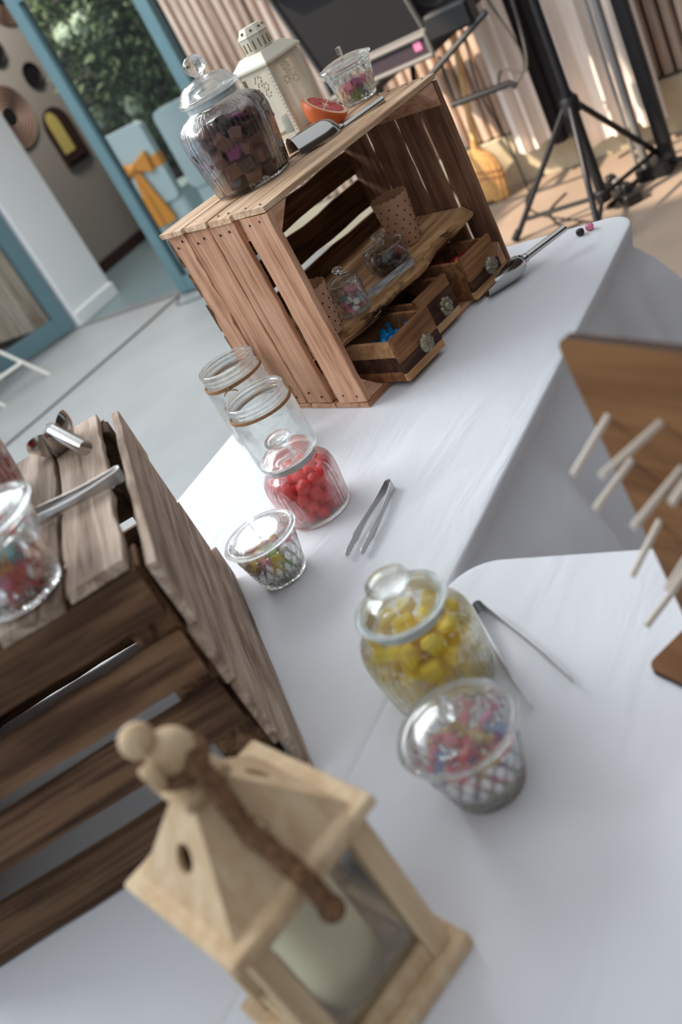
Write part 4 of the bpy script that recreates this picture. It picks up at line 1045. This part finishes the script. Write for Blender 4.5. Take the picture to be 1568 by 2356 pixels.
for z, (a_, b_) in ((.115, (.1155, .037)), (.145, (.1105, .0355))):
    MB().tube([(a_*1.05*math.cos(t_), b_*1.08*math.sin(t_), z) for t_ in [2*PI*i/36 for i in range(36)]], .003, 6, closed=True).build('binding_thread', 'straw_thread', br, smooth=True)
MB().tube([(0, 0, .26), (0, 0, .30), (0, 0, .56), (0, 0, .60)], [.02, .016, .015, .017], 14).build('handle', 'broom_wood', br, smooth=True)
MB().tube([(0, 0, .60), (0, 0, .95)], [.015, .019], 14).build('grip', 'broom_wood', br, smooth=True)
# flight case on a stand
fc = thing('flight_case', 'dark flight case with aluminium edges standing behind the crate', 'case', (2.82, 1.255, .07))
MB().box((.12, 0, .048), (.40, .54, .09)).build('body', 'case_dark', fc, bevel=.004)
lidM = T(-.08, 0, .10) @ R(-.30, 'Y')
ld = MB().box((.03, 0, .22), (.05, .54, .44)).build('lid', 'case_panel', fc, lidM, bevel=.004)
def rail(p, q, par, M=None, r=.011): MB().tube([p, q], r, 8).build('edge_rail', 'case_rail', par, M, smooth=True)
for s in (-1, 1): rail((.004, s*.27, 0), (.004, s*.27, .44), ld)
rail((.004, -.27, 0), (.004, .27, 0), ld); rail((.004, -.27, .44), (.004, .27, .44), ld)
rail((-.085, -.27, .005), (-.085, .27, .005), fc); rail((-.085, -.27, .09), (-.085, .27, .09), fc)
for s in (-1, 1): rail((-.085, s*.27, .005), (-.085, s*.27, .09), fc)
for y_ in (-.27, .27):
    for z_ in (.0, .44): MB().ball((.004, y_, z_), .018, 12, 8).build('ball_corner', 'case_rail', ld, smooth=True)
MB().box((-.0815, -.215, .058), (.002, .034, .036)).build('sticker', 'pink_sticker', fc)
MB().tube([(-.03, .06, .455), (-.03, .28, .455)], .025, 14).build('roll_bar', 'white_paint', ld, smooth=True)
ks = thing('equipment_stand', 'black folding stand with hooked arms holding the flight case', 'stand', (2.80, 1.2, FZ))
for s in (.3, 1.2):
    b = MB(); b.tube([(-.24, s*.2, .012), (.26, s*.2, .775)], .013, 8); b.tube([(.26, s*.2, .012), (-.24, s*.2, .775)], .013, 8); b.build('crossed_leg', 'black_metal', ks, smooth=True)
    MB().box((.0, s*.2, .79), (.56, .03, .026)).build('top_bar', 'black_metal', ks, bevel=.003)
MB().tube([(-.22, -.28, .63), (-.20, -.54, .62), (-.20, -.56, .60)], .014, 8).build('hook_arm', 'black_metal', ks, smooth=True)
MB().tube([(-.2, -.22, .76), (-.2, -.55, .90)], .013, 8).build('side_arm', 'black_metal', ks, smooth=True)
MB().tube([(-.2, -.30, .82), (-.2, -.29, .64)], .006, 8).build('strut', 'black_metal', ks, smooth=True)
b = MB(); b.box((-.18, -.40, .93), (.09, .20, .10)); b.build('clamp_block', 'black_plastic', ks, bevel=.012)
sp = thing('stage_monitor', 'grey loudspeaker box above the broom at the top edge', 'speaker', (2.92, .93, .15))
MB().box((0, 0, .16), (.2, .22, .32)).build('cabinet', 'case_panel', sp, bevel=.01)
MB().lathe([(0, 0), (.07, 0), (.08, .006), (.085, .002)], 24, axes((-.101, 0, .16), (0, 1, 0), (0, 0, 1), (-1, 0, 0))).build('cone', 'black_plastic', sp, smooth=True)
# cables
def cable(label, pts, r, mat='cable_black', n=60):
    o_ = MB().tube(ropepts(pts, n), r, 6).build('cable', mat, None, smooth=True); return tag(o_, label, 'cable')
zf = FZ+.006
cable('grey cable running over the concrete towards the open doorway', [(3.27, 3.53, zf), (3.15, 3.56, zf), (2.85, 3.58, zf), (2.5, 3.62, zf), (2.08, 3.67, zf), (1.6, 3.75, zf)], .007, 'cable_grey')
cable('thin grey cable looping along the glazed door threshold', [(3.22, 3.50, zf), (3.10, 3.42, zf), (3.12, 3.2, zf), (3.2, 2.9, zf)], .004, 'cable_grey')
cable('thin cable curving over the floor left of the tripod', [(3.2, 1.0, zf), (2.95, .95, zf), (2.75, .80, zf), (2.6, .62, zf), (2.5, .5, zf)], .004)
cable('thin cable looping on the floor beside the tripod leg', [(2.95, .75, zf), (2.78, .78, zf), (2.62, .70, zf), (2.52, .62, zf), (2.55, .55, zf)], .004)
cable('cable hanging in a loop in front of the dark fold strip', [(2.9, .78, .6), (2.9, .76, .2), (2.9, .70, -.1), (2.9, .78, -.2), (2.9, .84, -.18), (2.9, .80, -.12), (2.9, .70, -.15), (2.9, .66, .1), (2.9, .66, .6)], .007, 'cable_grey')
cable('thin cable down the wall beside the broom', [(3.15, 1.02, .6), (3.15, 1.0, .2), (3.13, 1.04, -.2), (3.12, 1.0, -.45), (3.1, .98, FZ+.02)], .005)
jb = thing('power_strip', 'black power strip with plugs on the floor at the tripod foot', 'power strip', (2.70, .42, FZ), .6)
MB().box((0, 0, .025), (.30, .07, .045)).build('housing', 'black_plastic', jb, bevel=.006)
for k in range(3): MB().box((-.09+.09*k, 0, .065), (.045, .04, .035)).build('plug', 'aluminium' if k == 1 else 'black_plastic', jb, bevel=.006)
# white folding chair at the left edge
wc = thing('folding_chair', 'white folding chair whose legs enter at the left edge', 'chair', (2.38, 4.55, FZ))
def cl(p, q, nm='leg'): MB().tube([p, q], .012, 10).build(nm, 'white_paint', wc, smooth=True)
cl((.18, -.34, 0), (-.02, .05, .62)); cl((-.13, -.19, 0), (-.32, .2, .62)); cl((.26, .25, 0), (.02, -.16, .45)); cl((-.06, .40, 0), (-.28, .0, .45))
cl((.13, -.25, .15), (-.18, -.10, .15), 'stretcher')
MB().box((-.13, .0, .455), (.36, .38, .03), ).build('seat', 'white_paint', wc, R(-.44, 'Z'), bevel=.008)
MB().box((-.17, .14, .80), (.34, .03, .2)).build('backrest', 'white_paint', wc, R(-.44, 'Z'), bevel=.008)
cl((-.02, .05, .62), (-.06, .12, .9), 'back_post'); cl((-.32, .2, .62), (-.36, .27, .9), 'back_post')
# decorations on the dim wall inside
def wall_disc(label, x, z, r, mat, rings=False):
    t = thing('wall_ornament', label, 'wall decor', M=axes((x, 5.346, z), (1, 0, 0), (0, 0, 1), (0, -1, 0)))
    if rings:
        for k in range(6): MB().lathe([(r*(.28+.13*k), .004), (r*(.28+.13*k)+r*.05, .018), (r*(.28+.13*k)+r*.10, .004)], 40).build('woven_ring', 'rattan', t, smooth=True)
        MB().lathe([(0, .003), (r*.28, .003), (r*.28, .008), (0, .008)], 32).build('centre', 'black_disc', t)
    else:
        MB().lathe([(0, 0), (r*.86, 0), (r, .012), (r*.98, .022), (r*.9, .020), (r*.85, .008), (0, .008)], 40).build('disc', mat, t, smooth=True, angle=40)
        MB().lathe([(r*.93, .018), (r*.97, .024), (r, .016)], 40).build('rim', mat, t, smooth=True)
    return t
wall_disc('round black mirror on the dim wall inside the doorway', 4.94, .80, .095, 'black_disc')
wall_disc('round black mirror cut off at the upper left edge', 4.72, 1.06, .10, 'black_disc')
wall_disc('round woven rattan ornament on the dim wall inside', 4.50, .62, .24, 'rattan', True)
wall_disc('round woven rattan ornament in the top left corner', 5.08, 1.36, .20, 'rattan', True)
am = thing('arched_mirror', 'dark arched frame with a yellow panel on the dim wall inside', 'mirror', M=axes((4.89, 5.346, .08), (1, 0, 0), (0, 0, 1), (0, -1, 0)))
arch = lambda w, h, r: [(-w, 0), (w, 0)]+[(w*math.cos(PI*i/14), h-w+w*math.sin(PI*i/14)) for i in range(15)]
MB().prism(arch(.15, .46, .15), 0, .022).build('frame', 'frame_dark', am, bevel=.003)
MB().prism([(x*.42-.045, y*.72+.10) for x, y in arch(.15, .46, .15)], .022, .030).build('panel', 'mirror_yellow', am)
MB().box((-.02, .05, .03), (.2, .03, .03)).build('ledge', 'frame_dark', am)
# bushes added for greenery reflected in the glass, and dressed chairs behind it
def bush(label, x, y, z0, h, r, nleaf, nfl, seed):
    rn = random.Random(seed); t = thing('reflection_bush', label, 'plant', (x, y, FZ+.005))
    MB().lathe([(0, 0), (.13, 0), (.16, .26), (.165, .28), (.15, .28), (.14, .25), (0, .25)], 24).build('pot', 'pot', t, smooth=True, angle=40)
    MB().tube([(0, 0, .24), (.02, .01, .6), (0, 0, z0-FZ+h*.6)], [.02, .015, .008], 8).build('stem', 'bark', t, smooth=True)
    b = MB()
    for i in range(nleaf):
        a = rn.uniform(0, 6.28); q = rn.random()**.5; zz = z0-FZ+h*rn.random(); rr = r*q*math.sin(min(PI, max(.25, PI*(zz-z0+FZ)/h)))
        p = (rr*math.cos(a), rr*math.sin(a), zz); L_ = rn.uniform(.05, .10)
        b.add([(0, 0, 0), (.4*L_, .28*L_, .1*L_), (L_, 0, -.1*L_), (.4*L_, -.28*L_, .1*L_)], [(0, 1, 2), (0, 2, 3)], T(*p) @ R(a, 'Z') @ R(rn.uniform(-.9, .9), 'Y') @ R(rn.uniform(-1, 1), 'X'))
    f = b.build('foliage', 'leaf_green', t); f['kind'] = 'stuff'
    for i in range(nfl):
        a = PI+rn.uniform(-1.4, 1.4); zz = z0-FZ+h*rn.uniform(.15, .95); rr = r*.85*math.sin(max(.5, min(2.6, PI*(zz-z0+FZ)/h)))
        fb = MB(); fb.ball((0, 0, 0), .075, 10, 8)
        for k in range(40):
            v = Vector((rn.gauss(0, 1), rn.gauss(0, 1), rn.gauss(0, 1))).normalized()*.075; fb.ball(tuple(v), .017, 5, 3)
        fb.build('flower_head', 'flower_pale', t, T(rr*math.cos(a), rr*math.sin(a), zz))
    return t
bush('tall white flowering bush standing in for the glazed door reflection, left one', 4.95, 4.64, -.25, 1.75, .36, 3600, 7, 1)
bush('tall white flowering bush standing in for the glazed door reflection, right one', 4.95, 4.22, -.25, 1.75, .40, 3600, 7, 2)
def dressed_chair(label, x, y, yaw, bow=True, sashmat='sash_orange'):
    t = thing('dressed_chair', label, 'chair', (x, y, FZ+.005), yaw)
    b = MB(); vs = []; fs = []
    sec = [(.23, .24, 0), (.215, .22, .25), (.205, .20, .45)]
    b.prism(rounded_rect(-.24, .22, -.23, .23, .05), 0, .46, scale_top=.9); b.build('skirt', 'chair_cover', t, smooth=True, angle=40)
    MB().prism(rounded_rect(-.21, .21, 0, .55, .05), -.03, .03, axes((-.21, 0, .42), (0, 1, 0), (0, 0, 1), (1, 0, 0))).build('covered_back', 'chair_cover', t, smooth=True, angle=40)
    if bow:
        MB().box((-.21, 0, .70), (.075, .435, .09)).build('sash', sashmat, t, bevel=.01)
        for s in (-1, 1):
            MB().prism([(0, -.02), (s*.15, -.075), (s*.16, .075), (0, .02)], 0, .03, axes((-.255, 0, .72), (0, 1, 0), (0, 0, 1), (-1, 0, 0))).build('bow_loop', sashmat, t, bevel=.008)
            MB().prism([(0, 0), (s*.03, -.02), (s*.11, -.40), (s*.005, -.42)], 0, .012, axes((-.262, 0, .70), (0, 1, 0), (0, 0, 1), (-1, 0, 0))).build('bow_tail', sashmat, t, bevel=.004)
        MB().ball((-.275, 0, .715), .035, 12, 8).build('bow_knot', sashmat, t, smooth=True)
    return t
dressed_chair('white covered chair with an orange sash bow behind the glass', 4.25, 4.02, .10)
dressed_chair('plain white covered chair behind the glass, right of the orange bow', 4.35, 3.52, .1, False)
